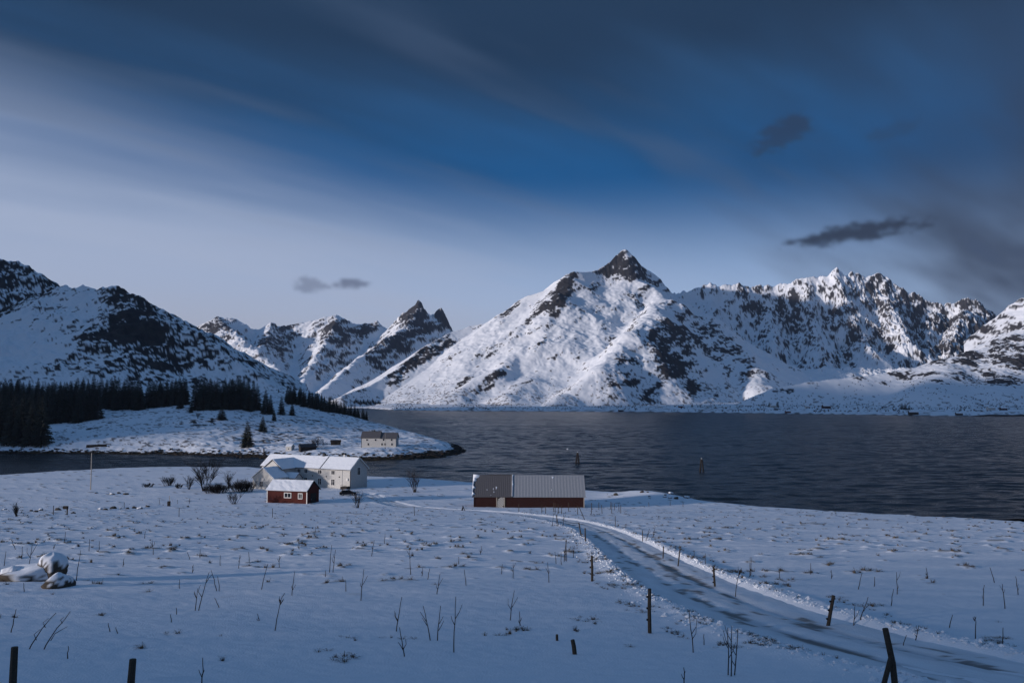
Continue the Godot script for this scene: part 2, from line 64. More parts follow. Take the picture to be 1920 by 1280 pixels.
const TREES := [[-299.5, -474.0, 24.9, 1.0, "w", "short dark spruce at the left end of the shore row of the big left grove"], [-295.9, -472.0, 24.4, 1.0, "w", "short dark spruce at the left end of the shore row of the big left grove"], [-288.4, -466.0, 28.2, 1.0, "w", "tall dark spruce at the left end of the shore row of the big left grove"], [-290.2, -472.0, 24.7, 1.0, "w", "short dark spruce in the left half of the shore row of the big left grove"], [-288.6, -472.0, 24.5, 1.0, "w", "short dark spruce in the left half of the shore row of the big left grove"], [-278.7, -462.0, 28.0, 1.0, "w", "tall dark spruce in the left half of the shore row of the big left grove"], [-281.1, -468.0, 27.7, 1.0, "w", "tall dark spruce in the right half of the shore row of the big left grove"], [-273.0, -460.0, 26.3, 1.0, "w", "mid-sized dark spruce in the right half of the shore row of the big left grove"], [-274.1, -464.0, 27.9, 1.0, "w", "tall dark spruce in the right half of the shore row of the big left grove"], [-273.4, -468.0, 27.0, 1.0, "w", "mid-sized dark spruce in the right half of the shore row of the big left grove"], [-265.8, -458.0, 25.4, 1.0, "w", "mid-sized dark spruce at the right end of the shore row of the big left grove"], [-267.3, -466.0, 27.9, 1.0, "w", "tall dark spruce at the right end of the shore row of the big left grove"], [-260.3, -458.0, 27.7, 1.0, "w", "tall dark spruce at the right end of the shore row of the big left grove"], [-339.7, -536.0, 26.5, 1.0, "w", "tall dark spruce at the left end of the big left grove's second row"], [-338.0, -538.0, 25.0, 1.0, "w", "mid-sized dark spruce at the left end of the big left grove's second row"], [-335.4, -540.0, 23.2, 1.0, "w", "short dark spruce at the left end of the big left grove's second row"], [-331.4, -538.0, 21.5, 1.0, "w", "short dark spruce at the left end of the big left grove's second row"], [-327.4, -536.0, 24.5, 1.0, "w", "mid-sized dark spruce at the left end of the big left grove's second row"], [-324.8, -536.0, 27.4, 1.0, "w", "tall dark spruce in the left half of the big left grove's second row"], [-320.8, -536.0, 22.4, 1.0, "w", "short dark spruce in the left half of the big left grove's second row"], [-317.5, -536.0, 23.4, 1.0, "w", "mid-sized dark spruce in the left half of the big left grove's second row"], [-315.2, -538.0, 24.7, 1.0, "w", "mid-sized dark spruce in the left half of the big left grove's second row"], [-307.6, -528.0, 21.2, 1.0, "w", "short dark spruce in the left half of the big left grove's second row"], [-308.0, -534.0, 24.9, 1.0, "w", "mid-sized dark spruce in the left half of the big left grove's second row"], [-306.8, -538.0, 22.4, 1.0, "w", "short dark spruce in the left half of the big left grove's second row"], [-294.8, -524.0, 24.9, 1.0, "w", "tall dark spruce in the right half of the big left grove's second row"], [-298.4, -536.0, 25.8, 1.0, "w", "tall dark spruce in the right half of the big left grove's second row"], [-289.7, -526.0, 22.5, 1.0, "w", "short dark spruce in the right half of the big left grove's second row"], [-287.8, -528.0, 20.6, 1.0, "w", "mid-sized dark spruce in the right half of the big left grove's second row"], [-288.3, -532.0, 23.3, 1.0, "w", "tall dark spruce in the right half of the big left grove's second row"], [-284.4, -530.0, 20.9, 1.0, "w", "mid-sized dark spruce in the right half of the big left grove's second row"], [-283.1, -534.0, 24.3, 1.0, "w", "tall dark spruce in the right half of the big left grove's second row"], [-276.1, -526.0, 18.3, 1.0, "w", "short dark spruce at the right end of the big left grove's second row"], [-277.0, -534.0, 20.6, 1.0, "w", "mid-sized dark spruce at the right end of the big left grove's second row"], [-273.6, -534.0, 24.4, 1.0, "w", "tall dark spruce at the right end of the big left grove's second row"], [-271.3, -534.0, 18.7, 1.0, "w", "short dark spruce at the right end of the big left grove's second row"], [-269.0, -536.0, 22.6, 1.0, "w", "tall dark spruce at the right end of the big left grove's second row"], [-350.4, -554.0, 22.9, 1.0, "w", "mid-sized dark spruce at the left end of the big left grove's third row"], [-347.5, -556.0, 21.1, 1.0, "w", "short dark spruce at the left end of the big left grove's third row"], [-345.5, -560.0, 22.7, 1.0, "w", "mid-sized dark spruce at the left end of the big left grove's third row"], [-345.6, -564.0, 22.0, 1.0, "w", "short dark spruce at the left end of the big left grove's third row"], [-336.1, -554.0, 22.6, 1.0, "w", "mid-sized dark spruce in the left half of the big left grove's third row"], [-338.1, -564.0, 25.1, 1.0, "w", "tall dark spruce in the left half of the big left grove's third row"], [-333.9, -562.0, 22.0, 1.0, "w", "short dark spruce in the left half of the big left grove's third row"], [-328.9, -562.0, 21.9, 1.0, "w", "short dark spruce in the left half of the big left grove's third row"], [-321.6, -556.0, 20.8, 1.0, "w", "short dark spruce in the left half of the big left grove's third row"], [-316.8, -552.0, 25.3, 1.0, "w", "tall dark spruce in the right half of the big left grove's third row"], [-313.6, -554.0, 23.7, 1.0, "w", "mid-sized dark spruce in the right half of the big left grove's third row"], [-314.9, -560.0, 23.2, 1.0, "w", "mid-sized dark spruce in the right half of the big left grove's third row"], [-304.0, -550.0, 24.6, 1.0, "w", "tall dark spruce in the right half of the big left grove's third row"], [-302.1, -552.0, 22.0, 1.0, "w", "mid-sized dark spruce in the right half of the big left grove's third row"], [-299.3, -554.0, 23.7, 1.0, "w", "mid-sized dark spruce at the right end of the big left grove's third row"], [-297.1, -556.0, 23.8, 1.0, "w", "mid-sized dark spruce at the right end of the big left grove's third row"], [-294.0, -558.0, 25.3, 1.0, "w", "tall dark spruce at the right end of the big left grove's third row"], [-286.1, -550.0, 25.1, 1.0, "w", "tall dark spruce at the right end of the big left grove's third row"], [-369.5, -586.0, 17.3, 1.0, "w", "short dark spruce at the left end of the big left grove's upper row"], [-367.0, -586.0, 22.2, 1.0, "w", "tall dark spruce at the left end of the big left grove's upper row"], [-361.5, -582.0, 17.8, 1.0, "w", "short dark spruce at the left end of the big left grove's upper row"], [-359.1, -584.0, 21.0, 1.0, "w", "tall dark spruce at the left end of the big left grove's upper row"], [-357.4, -586.0, 17.1, 1.0, "w", "short dark spruce at the left end of the big left grove's upper row"], [-351.2, -578.0, 21.4, 1.0, "w", "tall dark spruce at the left end of the big left grove's upper row"], [-347.8, -580.0, 21.0, 1.0, "w", "tall dark spruce at the left end of the big left grove's upper row"], [-346.3, -580.0, 21.5, 1.0, "w", "tall dark spruce in the left half of the big left grove's upper row"], [-340.6, -578.0, 18.6, 1.0, "w", "mid-sized dark spruce in the left half of the big left grove's upper row"], [-343.1, -586.0, 19.6, 1.0, "w", "mid-sized dark spruce in the left half of the big left grove's upper row"], [-337.6, -582.0, 17.1, 1.0, "w", "short dark spruce in the left half of the big left grove's upper row"], [-335.8, -584.0, 21.6, 1.0, "w", "tall dark spruce in the left half of the big left grove's upper row"], [-330.1, -580.0, 18.8, 1.0, "w", "mid-sized dark spruce in the left half of the big left grove's upper row"], [-324.6, -576.0, 16.8, 1.0, "w", "short dark spruce in the left half of the big left grove's upper row"], [-324.6, -580.0, 17.3, 1.0, "w", "short dark spruce in the left half of the big left grove's upper row"], [-323.3, -582.0, 21.1, 1.0, "w", "tall dark spruce in the left half of the big left grove's upper row"], [-318.8, -582.0, 19.5, 1.0, "w", "mid-sized dark spruce in the left half of the big left grove's upper row"], [-312.1, -574.0, 17.3, 1.0, "w", "short dark spruce in the left half of the big left grove's upper row"], [-309.6, -574.0, 19.4, 1.0, "w", "mid-sized dark spruce in the right half of the big left grove's upper row"], [-307.5, -574.0, 20.8, 1.0, "w", "tall dark spruce in the right half of the big left grove's upper row"], [-304.0, -574.0, 17.7, 1.0, "w", "short dark spruce in the right half of the big left grove's upper row"], [-303.1, -580.0, 19.1, 1.0, "w", "mid-sized dark spruce in the right half of the big left grove's upper row"], [-301.5, -580.0, 21.5, 1.0, "w", "tall dark spruce in the right half of the big left grove's upper row"], [-296.1, -576.0, 19.4, 1.0, "w", "mid-sized dark spruce in the right half of the big left grove's upper row"], [-294.3, -580.0, 23.9, 1.0, "w", "tall dark spruce in the right half of the big left grove's upper row"], [-288.7, -574.0, 20.6, 1.0, "w", "short dark spruce in the right half of the big left grove's upper row"], [-287.9, -578.0, 22.8, 1.0, "w", "tall dark spruce in the right half of the big left grove's upper row"], [-283.1, -576.0, 20.3, 1.0, "w", "short dark spruce in the right half of the big left grove's upper row"], [-278.8, -574.0, 22.9, 1.0, "w", "tall dark spruce in the right half of the big left grove's upper row"], [-277.6, -576.0, 22.5, 1.0, "w", "tall dark spruce at the right end of the big left grove's upper row"], [-272.1, -570.0, 23.5, 1.0, "w", "tall dark spruce at the right end of the big left grove's upper row"], [-269.2, -572.0, 20.5, 1.0, "w", "short dark spruce at the right end of the big left grove's upper row"], [-270.0, -578.0, 22.3, 1.0, "w", "mid-sized dark spruce at the right end of the big left grove's upper row"], [-264.4, -572.0, 22.9, 1.0, "w", "tall dark spruce at the right end of the big left grove's upper row"], [-264.9, -578.0, 19.8, 1.0, "w", "short dark spruce at the right end of the big left grove's upper row"], [-258.0, -570.0, 23.0, 1.0, "w", "tall dark spruce at the right end of the big left grove's upper row"], [-365.1, -596.0, 15.7, 1.0, "w", "mid-sized dark spruce at the left end of the big left grove's hindmost row"], [-362.3, -596.0, 16.7, 1.0, "w", "mid-sized dark spruce at the left end of the big left grove's hindmost row"], [-356.6, -594.0, 17.8, 1.0, "w", "tall dark spruce at the left end of the big left grove's hindmost row"], [-354.4, -598.0, 15.6, 1.0, "w", "mid-sized dark spruce at the left end of the big left grove's hindmost row"], [-344.6, -592.0, 14.3, 1.0, "w", "short dark spruce at the left end of the big left grove's hindmost row"], [-340.9, -592.0, 17.2, 1.0, "w", "tall dark spruce in the left half of the big left grove's hindmost row"], [-338.5, -594.0, 14.8, 1.0, "w", "short dark spruce in the left half of the big left grove's hindmost row"], [-332.1, -592.0, 16.4, 1.0, "w", "mid-sized dark spruce in the left half of the big left grove's hindmost row"], [-330.4, -592.0, 17.9, 1.0, "w", "tall dark spruce in the left half of the big left grove's hindmost row"], [-324.3, -592.0, 16.8, 1.0, "w", "tall dark spruce in the left half of the big left grove's hindmost row"], [-320.3, -590.0, 17.3, 1.0, "w", "tall dark spruce in the left half of the big left grove's hindmost row"], [-314.2, -588.0, 15.6, 1.0, "w", "mid-sized dark spruce in the right half of the big left grove's hindmost row"], [-313.0, -592.0, 16.9, 1.0, "w", "tall dark spruce in the right half of the big left grove's hindmost row"], [-304.7, -586.0, 15.3, 1.0, "w", "mid-sized dark spruce in the right half of the big left grove's hindmost row"], [-303.3, -590.0, 17.6, 1.0, "w", "tall dark spruce in the right half of the big left grove's hindmost row"], [-299.5, -590.0, 17.3, 1.0, "w", "tall dark spruce in the right half of the big left grove's hindmost row"], [-294.6, -588.0, 14.1, 1.0, "w", "short dark spruce in the right half of the big left grove's hindmost row"], [-289.1, -588.0, 16.7, 1.0, "w", "tall dark spruce in the right half of the big left grove's hindmost row"], [-285.9, -590.0, 17.8, 1.0, "w", "tall dark spruce at the right end of the big left grove's hindmost row"], [-277.7, -584.0, 14.2, 1.0, "w", "short dark spruce at the right end of the big left grove's hindmost row"], [-276.6, -588.0, 17.6, 1.0, "w", "tall dark spruce at the right end of the big left grove's hindmost row"], [-274.4, -590.0, 14.5, 1.0, "w", "short dark spruce at the right end of the big left grove's hindmost row"], [-266.5, -586.0, 17.6, 1.0, "w", "tall dark spruce at the right end of the big left grove's hindmost row"], [-256.5, -582.0, 18.0, 1.0, "w", "short dark spruce at the left end of the narrow second grove's front"], [-252.3, -578.0, 21.5, 1.0, "w", "tall dark spruce at the left end of the narrow second grove's front"], [-248.1, -576.0, 20.2, 1.0, "w", "tall dark spruce in the left half of the narrow second grove's front"], [-249.0, -584.0, 18.6, 1.0, "w", "short dark spruce in the left half of the narrow second grove's front"], [-246.4, -582.0, 17.8, 1.0, "w", "short dark spruce in the left half of the narrow second grove's front"], [-240.3, -574.0, 17.6, 1.0, "w", "short dark spruce in the right half of the narrow second grove's front"], [-237.1, -576.0, 18.4, 1.0, "w", "short dark spruce in the right half of the narrow second grove's front"], [-234.1, -574.0, 20.4, 1.0, "w", "tall dark spruce in the right half of the narrow second grove's front"], [-233.0, -578.0, 21.2, 1.0, "w", "tall dark spruce in the right half of the narrow second grove's front"], [-229.6, -576.0, 20.3, 1.0, "w", "tall dark spruce at the right end of the narrow second grove's front"], [-227.2, -574.0, 19.3, 1.0, "w", "mid-sized dark spruce at the right end of the narrow second grove's front"], [-256.8, -592.0, 16.8, 1.0, "w", "mid-sized dark spruce at the left end of the narrow second grove's back"], [-251.7, -590.0, 17.9, 1.0, "w", "tall dark spruce in the left half of the narrow second grove's back"], [-246.8, -590.0, 17.4, 1.0, "w", "tall dark spruce in the left half of the narrow second grove's back"], [-244.6, -592.0, 16.5, 1.0, "w", "mid-sized dark spruce in the right half of the narrow second grove's back"], [-239.1, -586.0, 17.8, 1.0, "w", "tall dark spruce in the right half of the narrow second grove's back"], [-235.1, -586.0, 15.6, 1.0, "w", "short dark spruce at the right end of the narrow second grove's back"], [-211.1, -550.0, 21.0, 1.0, "w", "tall dark spruce at the left end of the dense third grove's front"], [-209.7, -554.0, 19.6, 1.0, "w", "mid-sized dark spruce at the left end of the dense third grove's front"], [-204.8, -548.0, 20.9, 1.0, "w", "tall dark spruce at the left end of the dense third grove's front"], [-204.2, -552.0, 21.5, 1.0, "w", "tall dark spruce at the left end of the dense third grove's front"], [-201.5, -550.0, 21.1, 1.0, "w", "tall dark spruce in the left half of the dense third grove's front"], [-198.3, -546.0, 17.8, 1.0, "w", "short dark spruce in the left half of the dense third grove's front"], [-196.9, -548.0, 18.7, 1.0, "w", "short dark spruce in the left half of the dense third grove's front"], [-196.6, -550.0, 20.0, 1.0, "w", "mid-sized dark spruce in the left half of the dense third grove's front"], [-193.0, -550.0, 18.5, 1.0, "w", "short dark spruce in the left half of the dense third grove's front"], [-191.5, -552.0, 18.8, 1.0, "w", "short dark spruce in the left half of the dense third grove's front"], [-188.8, -550.0, 18.9, 1.0, "w", "mid-sized dark spruce in the right half of the dense third grove's front"], [-187.2, -552.0, 21.3, 1.0, "w", "tall dark spruce in the right half of the dense third grove's front"], [-186.3, -554.0, 20.6, 1.0, "w", "tall dark spruce in the right half of the dense third grove's front"], [-186.6, -560.0, 22.1, 1.0, "w", "tall dark spruce in the right half of the dense third grove's front"], [-182.8, -556.0, 20.7, 1.0, "w", "tall dark spruce in the right half of the dense third grove's front"], [-183.1, -562.0, 18.3, 1.0, "w", "mid-sized dark spruce in the right half of the dense third grove's front"], [-178.0, -556.0, 15.8, 1.0, "w", "short dark spruce at the right end of the dense third grove's front"], [-176.4, -554.0, 18.4, 1.0, "w", "tall dark spruce at the right end of the dense third grove's front"], [-178.0, -568.0, 19.5, 1.0, "w", "tall dark spruce at the right end of the dense third grove's front"], [-173.7, -562.0, 19.3, 1.0, "w", "tall dark spruce at the right end of the dense third grove's front"], [-218.1, -578.0, 16.9, 1.0, "w", "short dark spruce at the left end of the dense third grove's back"], [-212.8, -570.0, 18.4, 1.0, "w", "mid-sized dark spruce at the left end of the dense third grove's back"], [-206.2, -564.0, 19.7, 1.0, "w", "tall dark spruce in the left half of the dense third grove's back"], [-204.3, -566.0, 17.6, 1.0, "w", "short dark spruce in the left half of the dense third grove's back"], [-200.2, -564.0, 16.6, 1.0, "w", "short dark spruce in the left half of the dense third grove's back"], [-198.3, -570.0, 19.4, 1.0, "w", "tall dark spruce in the right half of the dense third grove's back"], [-194.4, -568.0, 19.1, 1.0, "w", "tall dark spruce in the right half of the dense third grove's back"], [-194.3, -574.0, 18.3, 1.0, "w", "mid-sized dark spruce in the right half of the dense third grove's back"], [-190.2, -576.0, 20.1, 1.0, "w", "tall dark spruce in the right half of the dense third grove's back"], [-187.1, -574.0, 19.5, 1.0, "w", "tall dark spruce at the right end of the dense third grove's back"], [-185.3, -578.0, 20.0, 1.0, "w", "tall dark spruce at the right end of the dense third grove's back"], [-172.6, -634.0, 13.2, 1.0, "e", "short dark spruce at the left end of the ridge grove's front row"], [-168.8, -626.0, 12.9, 1.0, "e", "short dark spruce at the left end of the ridge grove's front row"], [-167.1, -630.0, 12.4, 1.0, "e", "short dark spruce at the left end of the ridge grove's front row"], [-165.5, -628.0, 14.9, 1.0, "e", "tall dark spruce at the left end of the ridge grove's front row"], [-161.1, -624.0, 12.1, 1.0, "e", "short dark spruce at the left end of the ridge grove's front row"], [-160.3, -626.0, 14.2, 1.0, "e", "tall dark spruce at the left end of the ridge grove's front row"], [-156.3, -618.0, 12.1, 1.0, "e", "mid-sized dark spruce in the left half of the ridge grove's front row"], [-154.7, -618.0, 11.3, 1.0, "e", "short dark spruce in the left half of the ridge grove's front row"], [-152.5, -622.0, 11.1, 1.0, "e", "short dark spruce in the left half of the ridge grove's front row"], [-149.0, -614.0, 12.2, 1.0, "e", "mid-sized dark spruce in the left half of the ridge grove's front row"], [-147.7, -618.0, 10.5, 1.0, "e", "short dark spruce in the left half of the ridge grove's front row"], [-145.6, -612.0, 12.3, 1.0, "e", "tall dark spruce in the left half of the ridge grove's front row"], [-144.3, -616.0, 10.5, 1.0, "e", "short dark spruce in the left half of the ridge grove's front row"], [-140.2, -608.0, 10.6, 1.0, "e", "short dark spruce in the left half of the ridge grove's front row"], [-137.7, -606.0, 11.3, 1.0, "e", "mid-sized dark spruce in the left half of the ridge grove's front row"], [-135.6, -604.0, 9.7, 1.0, "e", "short dark spruce in the right half of the ridge grove's front row"], [-132.9, -604.0, 12.0, 1.0, "e", "tall dark spruce in the right half of the ridge grove's front row"], [-130.6, -604.0, 9.0, 1.0, "e", "short dark spruce in the right half of the ridge grove's front row"], [-129.6, -608.0, 10.8, 1.0, "e", "mid-sized dark spruce in the right half of the ridge grove's front row"], [-127.5, -602.0, 9.1, 1.0, "e", "short dark spruce in the right half of the ridge grove's front row"], [-124.9, -602.0, 10.0, 1.0, "e", "mid-sized dark spruce in the right half of the ridge grove's front row"], [-121.7, -598.0, 10.3, 1.0, "e", "tall dark spruce in the right half of the ridge grove's front row"], [-121.2, -600.0, 8.0, 1.0, "e", "short dark spruce in the right half of the ridge grove's front row"], [-118.6, -600.0, 8.4, 1.0, "e", "short dark spruce in the right half of the ridge grove's front row"], [-116.2, -596.0, 9.4, 1.0, "e", "mid-sized dark spruce in the right half of the ridge grove's front row"], [-113.8, -598.0, 9.5, 1.0, "e", "tall dark spruce at the right end of the ridge grove's front row"], [-111.4, -596.0, 8.2, 1.0, "e", "mid-sized dark spruce at the right end of the ridge grove's front row"], [-109.2, -588.0, 6.9, 1.0, "e", "short dark spruce at the right end of the ridge grove's front row"], [-106.5, -590.0, 8.9, 1.0, "e", "tall dark spruce at the right end of the ridge grove's front row"], [-104.9, -586.0, 6.6, 1.0, "e", "short dark spruce at the right end of the ridge grove's front row"], [-103.6, -588.0, 7.5, 1.0, "e", "mid-sized dark spruce at the right end of the ridge grove's front row"], [-172.7, -644.0, 12.2, 1.0, "e", "mid-sized dark spruce at the left end of the ridge grove's back row"], [-168.3, -638.0, 10.8, 1.0, "e", "short dark spruce at the left end of the ridge grove's back row"], [-165.4, -642.0, 12.6, 1.0, "e", "tall dark spruce at the left end of the ridge grove's back row"], [-160.4, -636.0, 10.8, 1.0, "e", "short dark spruce in the left half of the ridge grove's back row"], [-156.4, -636.0, 11.2, 1.0, "e", "mid-sized dark spruce in the left half of the ridge grove's back row"], [-153.2, -634.0, 10.0, 1.0, "e", "short dark spruce in the left half of the ridge grove's back row"], [-150.2, -636.0, 11.1, 1.0, "e", "mid-sized dark spruce in the left half of the ridge grove's back row"], [-145.9, -632.0, 10.3, 1.0, "e", "mid-sized dark spruce in the right half of the ridge grove's back row"], [-142.7, -628.0, 8.7, 1.0, "e", "short dark spruce in the right half of the ridge grove's back row"], [-138.3, -624.0, 9.7, 1.0, "e", "mid-sized dark spruce in the right half of the ridge grove's back row"], [-134.6, -622.0, 8.6, 1.0, "e", "short dark spruce in the right half of the ridge grove's back row"], [-130.0, -620.0, 9.6, 1.0, "e", "mid-sized dark spruce in the right half of the ridge grove's back row"], [-127.4, -618.0, 8.4, 1.0, "e", "short dark spruce at the right end of the ridge grove's back row"], [-123.3, -614.0, 9.0, 1.0, "e", "mid-sized dark spruce at the right end of the ridge grove's back row"], [-120.8, -618.0, 7.8, 1.0, "e", "short dark spruce at the right end of the ridge grove's back row"], [-164.1, -550.0, 17.1, 1.0, "l", "tall spruce at the right end of the middle dark grove"], [-160.9, -550.0, 13.5, 1.0, "l", "spruce close beside the tall one at the middle grove's end"], [-154.6, -554.0, 12.9, 1.1, "l", "middle-sized lone spruce between the two right groves"], [-148.5, -558.0, 9.0, 1.3, "l", "small broad spruce right of the lone middle-sized one"], [-152.6, -530.0, 7.5, 1.1, "l", "small spruce lowest of the loose cluster right of the grove"], [-141.3, -442.0, 14.3, 1.3, "l", "largest lone spruce nearest the headland's shore"], [-148.2, -492.0, 9.9, 1.4, "l", "broad lone spruce just behind the largest lone spruce"], [-181.2, -516.0, 8.7, 1.9, "l", "wide low spruce in front of the middle dark grove"], [-209.1, -538.0, 4.5, 2.0, "l", "very small bushy spruce between the two middle groves"], [-224.2, -558.0, 10.8, 1.3, "l", "spruce standing forward of the narrow middle grove"], [-255.7, -568.0, 18.4, 1.2, "l", "spruce at the right edge of the large left grove"], [-203.1, -718.0, 4.2, 1.0, "l", "tiny spruce on the hill skyline above the right grove"]]

var rng := RandomNumberGenerator.new()
var M := {}
var used := {}
var shore: PackedFloat32Array
var head_shore: PackedFloat32Array
var road_x := PackedFloat32Array()
var road_c := PackedFloat32Array()
var n_ridge: FastNoiseLite
var n_mid: FastNoiseLite
var n_fine: FastNoiseLite
var n_patch: FastNoiseLite
var n_drift: FastNoiseLite
var n_hum: FastNoiseLite
var n_small: FastNoiseLite
var n_flute: FastNoiseLite
var n_lens: FastNoiseLite
var n_speck: FastNoiseLite


func _ready() -> void:
	rng.seed = 7
	make_noises()
	# --- camera, sky, sun, exposure
	var cam := Camera3D.new()
	cam.fov = 45.0
	cam.near = 0.2
	cam.far = 40000.0
	cam.position = Vector3(0, 30, 0)
	cam.rotation_degrees = Vector3(3.888, 0, 0)
	add_child(cam)
	var env := Environment.new()
	env.background_mode = Environment.BG_SKY
	env.tonemap_mode = Environment.TONE_MAPPER_LINEAR
	env.tonemap_exposure = 1.0
	env.background_energy_multiplier = 1.0
	env.fog_enabled = true
	env.fog_density = 0.00003
	env.fog_light_color = Color(0.66, 0.76, 0.92)
	env.sdfgi_enabled = true
	env.ssao_enabled = true
	env.ssil_enabled = true
	var sky := Sky.new()
	var pano := PanoramaSkyMaterial.new()
	pano.panorama = ImageTexture.create_from_image(sky_image())
	sky.sky_material = pano
	env.sky = sky
	var we := WorldEnvironment.new()
	we.environment = env
	add_child(we)
	var sun := DirectionalLight3D.new()
	sun.light_color = Color(1.0, 0.955, 0.94)
	sun.light_energy = 1.2
	sun.light_angular_distance = 2.0
	sun.shadow_enabled = true
	var el := deg_to_rad(7.5)
	var az := deg_to_rad(21.0)
	sun.basis = Basis.looking_at(Vector3(cos(az) * cos(el), -sin(el), -sin(az) * cos(el)))
	add_child(sun)
	# --- setting
	make_materials()
	prepare_tables()
	make_sea()
	make_field()
	make_road()
	make_headland()
	make_far_shore()
	make_mountains()
	make_shading_hills()
	# --- things
	make_farmhouse()
	make_shed()
	make_barn()
	make_headland_buildings()
	make_far_buildings()
	make_spruces()
	make_bushes()
	make_posts()
	make_water_marks()
	make_boulders()
	make_stalks()
	make_car()
	make_stuff()


# ------------------------------------------------------------------ tools
func noise(kind: int, per: float, octaves: int, fractal: int, sd: int) -> FastNoiseLite:
	var n := FastNoiseLite.new()
	n.noise_type = kind
	n.frequency = 1.0 / per
	n.fractal_type = fractal
	n.fractal_octaves = octaves
	n.seed = sd
	return n


func make_noises() -> void:
	n_ridge = noise(FastNoiseLite.TYPE_SIMPLEX_SMOOTH, 420, 6, FastNoiseLite.FRACTAL_RIDGED, 3)
	n_mid = noise(FastNoiseLite.TYPE_SIMPLEX_SMOOTH, 130, 5, FastNoiseLite.FRACTAL_FBM, 11)
	n_fine = noise(FastNoiseLite.TYPE_SIMPLEX_SMOOTH, 26, 4, FastNoiseLite.FRACTAL_FBM, 23)
	n_patch = noise(FastNoiseLite.TYPE_SIMPLEX_SMOOTH, 240, 3, FastNoiseLite.FRACTAL_FBM, 31)
	n_flute = noise(FastNoiseLite.TYPE_SIMPLEX_SMOOTH, 55, 4, FastNoiseLite.FRACTAL_RIDGED, 37)
	n_lens = noise(FastNoiseLite.TYPE_SIMPLEX_SMOOTH, 60, 4, FastNoiseLite.FRACTAL_FBM, 43)
	n_speck = noise(FastNoiseLite.TYPE_SIMPLEX_SMOOTH, 15, 2, FastNoiseLite.FRACTAL_FBM, 47)
	n_drift = noise(FastNoiseLite.TYPE_SIMPLEX_SMOOTH, 14, 3, FastNoiseLite.FRACTAL_FBM, 41)
	n_hum = noise(FastNoiseLite.TYPE_SIMPLEX_SMOOTH, 2.6, 2, FastNoiseLite.FRACTAL_FBM, 53)
	n_small = noise(FastNoiseLite.TYPE_SIMPLEX_SMOOTH, 0.7, 3, FastNoiseLite.FRACTAL_FBM, 61)


func numbered(called: String) -> String:
	used[called] = used.get(called, -1) + 1
	return called if used[called] == 0 else "%s_%03d" % [called, used[called]]


func tag(o: Node, label: String, category := "", group := "", kind := "") -> void:
	o.set_meta("label", label)
	if category:
		o.set_meta("category", category)
	if group:
		o.set_meta("group", group)
	if kind:
		o.set_meta("kind", kind)


func thing(called: String, at: Vector3, turn: float, label: String, category: String, group := "") -> Node3D:
	var o := Node3D.new()
	o.name = numbered(called)
	add_child(o)
	o.position = at
	o.rotation.y = turn
	tag(o, label, category, group)
	return o


func part(st: SurfaceTool, called: String, mat: Material, parent: Node, smooth := false) -> MeshInstance3D:
	if smooth:
		st.index()
	st.generate_normals()
	var o := MeshInstance3D.new()
	o.mesh = st.commit()
	o.material_override = mat
	if parent == self:
		o.name = numbered(called)
		add_child(o)
	else:
		o.name = called
		parent.add_child(o, true)
	return o


func begin(smooth := false) -> SurfaceTool:
	var st := SurfaceTool.new()
	st.begin(Mesh.PRIMITIVE_TRIANGLES)
	st.set_smooth_group(0 if smooth else -1)
	return st


func quad(st: SurfaceTool, a: Vector3, b: Vector3, c: Vector3, d: Vector3) -> void:
	for v in [a, b, c, a, c, d]:
		st.add_vertex(cur * v)


func box(st: SurfaceTool, c: Vector3, size: Vector3, b := Basis()) -> void:
	var x := b.x * size.x * 0.5
	var y := b.y * size.y * 0.5
	var z := b.z * size.z * 0.5
	quad(st, c - x - y + z, c - x + y + z, c + x + y + z, c + x - y + z)
	quad(st, c + x - y - z, c + x + y - z, c - x + y - z, c - x - y - z)
	quad(st, c + x - y + z, c + x + y + z, c + x + y - z, c + x - y - z)
	quad(st, c - x - y - z, c - x + y - z, c - x + y + z, c - x - y + z)
	quad(st, c - x + y + z, c - x + y - z, c + x + y - z, c + x + y + z)
	quad(st, c - x - y - z, c - x - y + z, c + x - y + z, c + x - y - z)


func tube(st: SurfaceTool, pts: Array, r0: float, r1: float, sides := 5) -> void:
	var n := pts.size()
	var rings := []
	for i in n:
		var dir: Vector3 = (pts[mini(i + 1, n - 1)] - pts[maxi(i - 1, 0)]).normalized()
		var u := dir.cross(Vector3(0.31, 0.2, 0.93)).normalized()
		var v := dir.cross(u)
		var r := lerpf(r0, r1, float(i) / (n - 1))
		var ring := []
		for k in sides:
			var t := TAU * k / sides
			ring.append(pts[i] + (u * cos(t) + v * sin(t)) * r)
		rings.append(ring)
	for i in n - 1:
		for k in sides:
			var k2 := (k + 1) % sides
			quad(st, rings[i][k], rings[i][k2], rings[i + 1][k2], rings[i + 1][k])
	for k in range(1, sides - 1):
		for v in [rings[n - 1][0], rings[n - 1][k], rings[n - 1][k + 1]]:
			st.add_vertex(v)


func in_threads(count: int, work: Callable) -> void:
	var id := WorkerThreadPool.add_group_task(work, count)
	WorkerThreadPool.wait_for_group_task_completion(id)


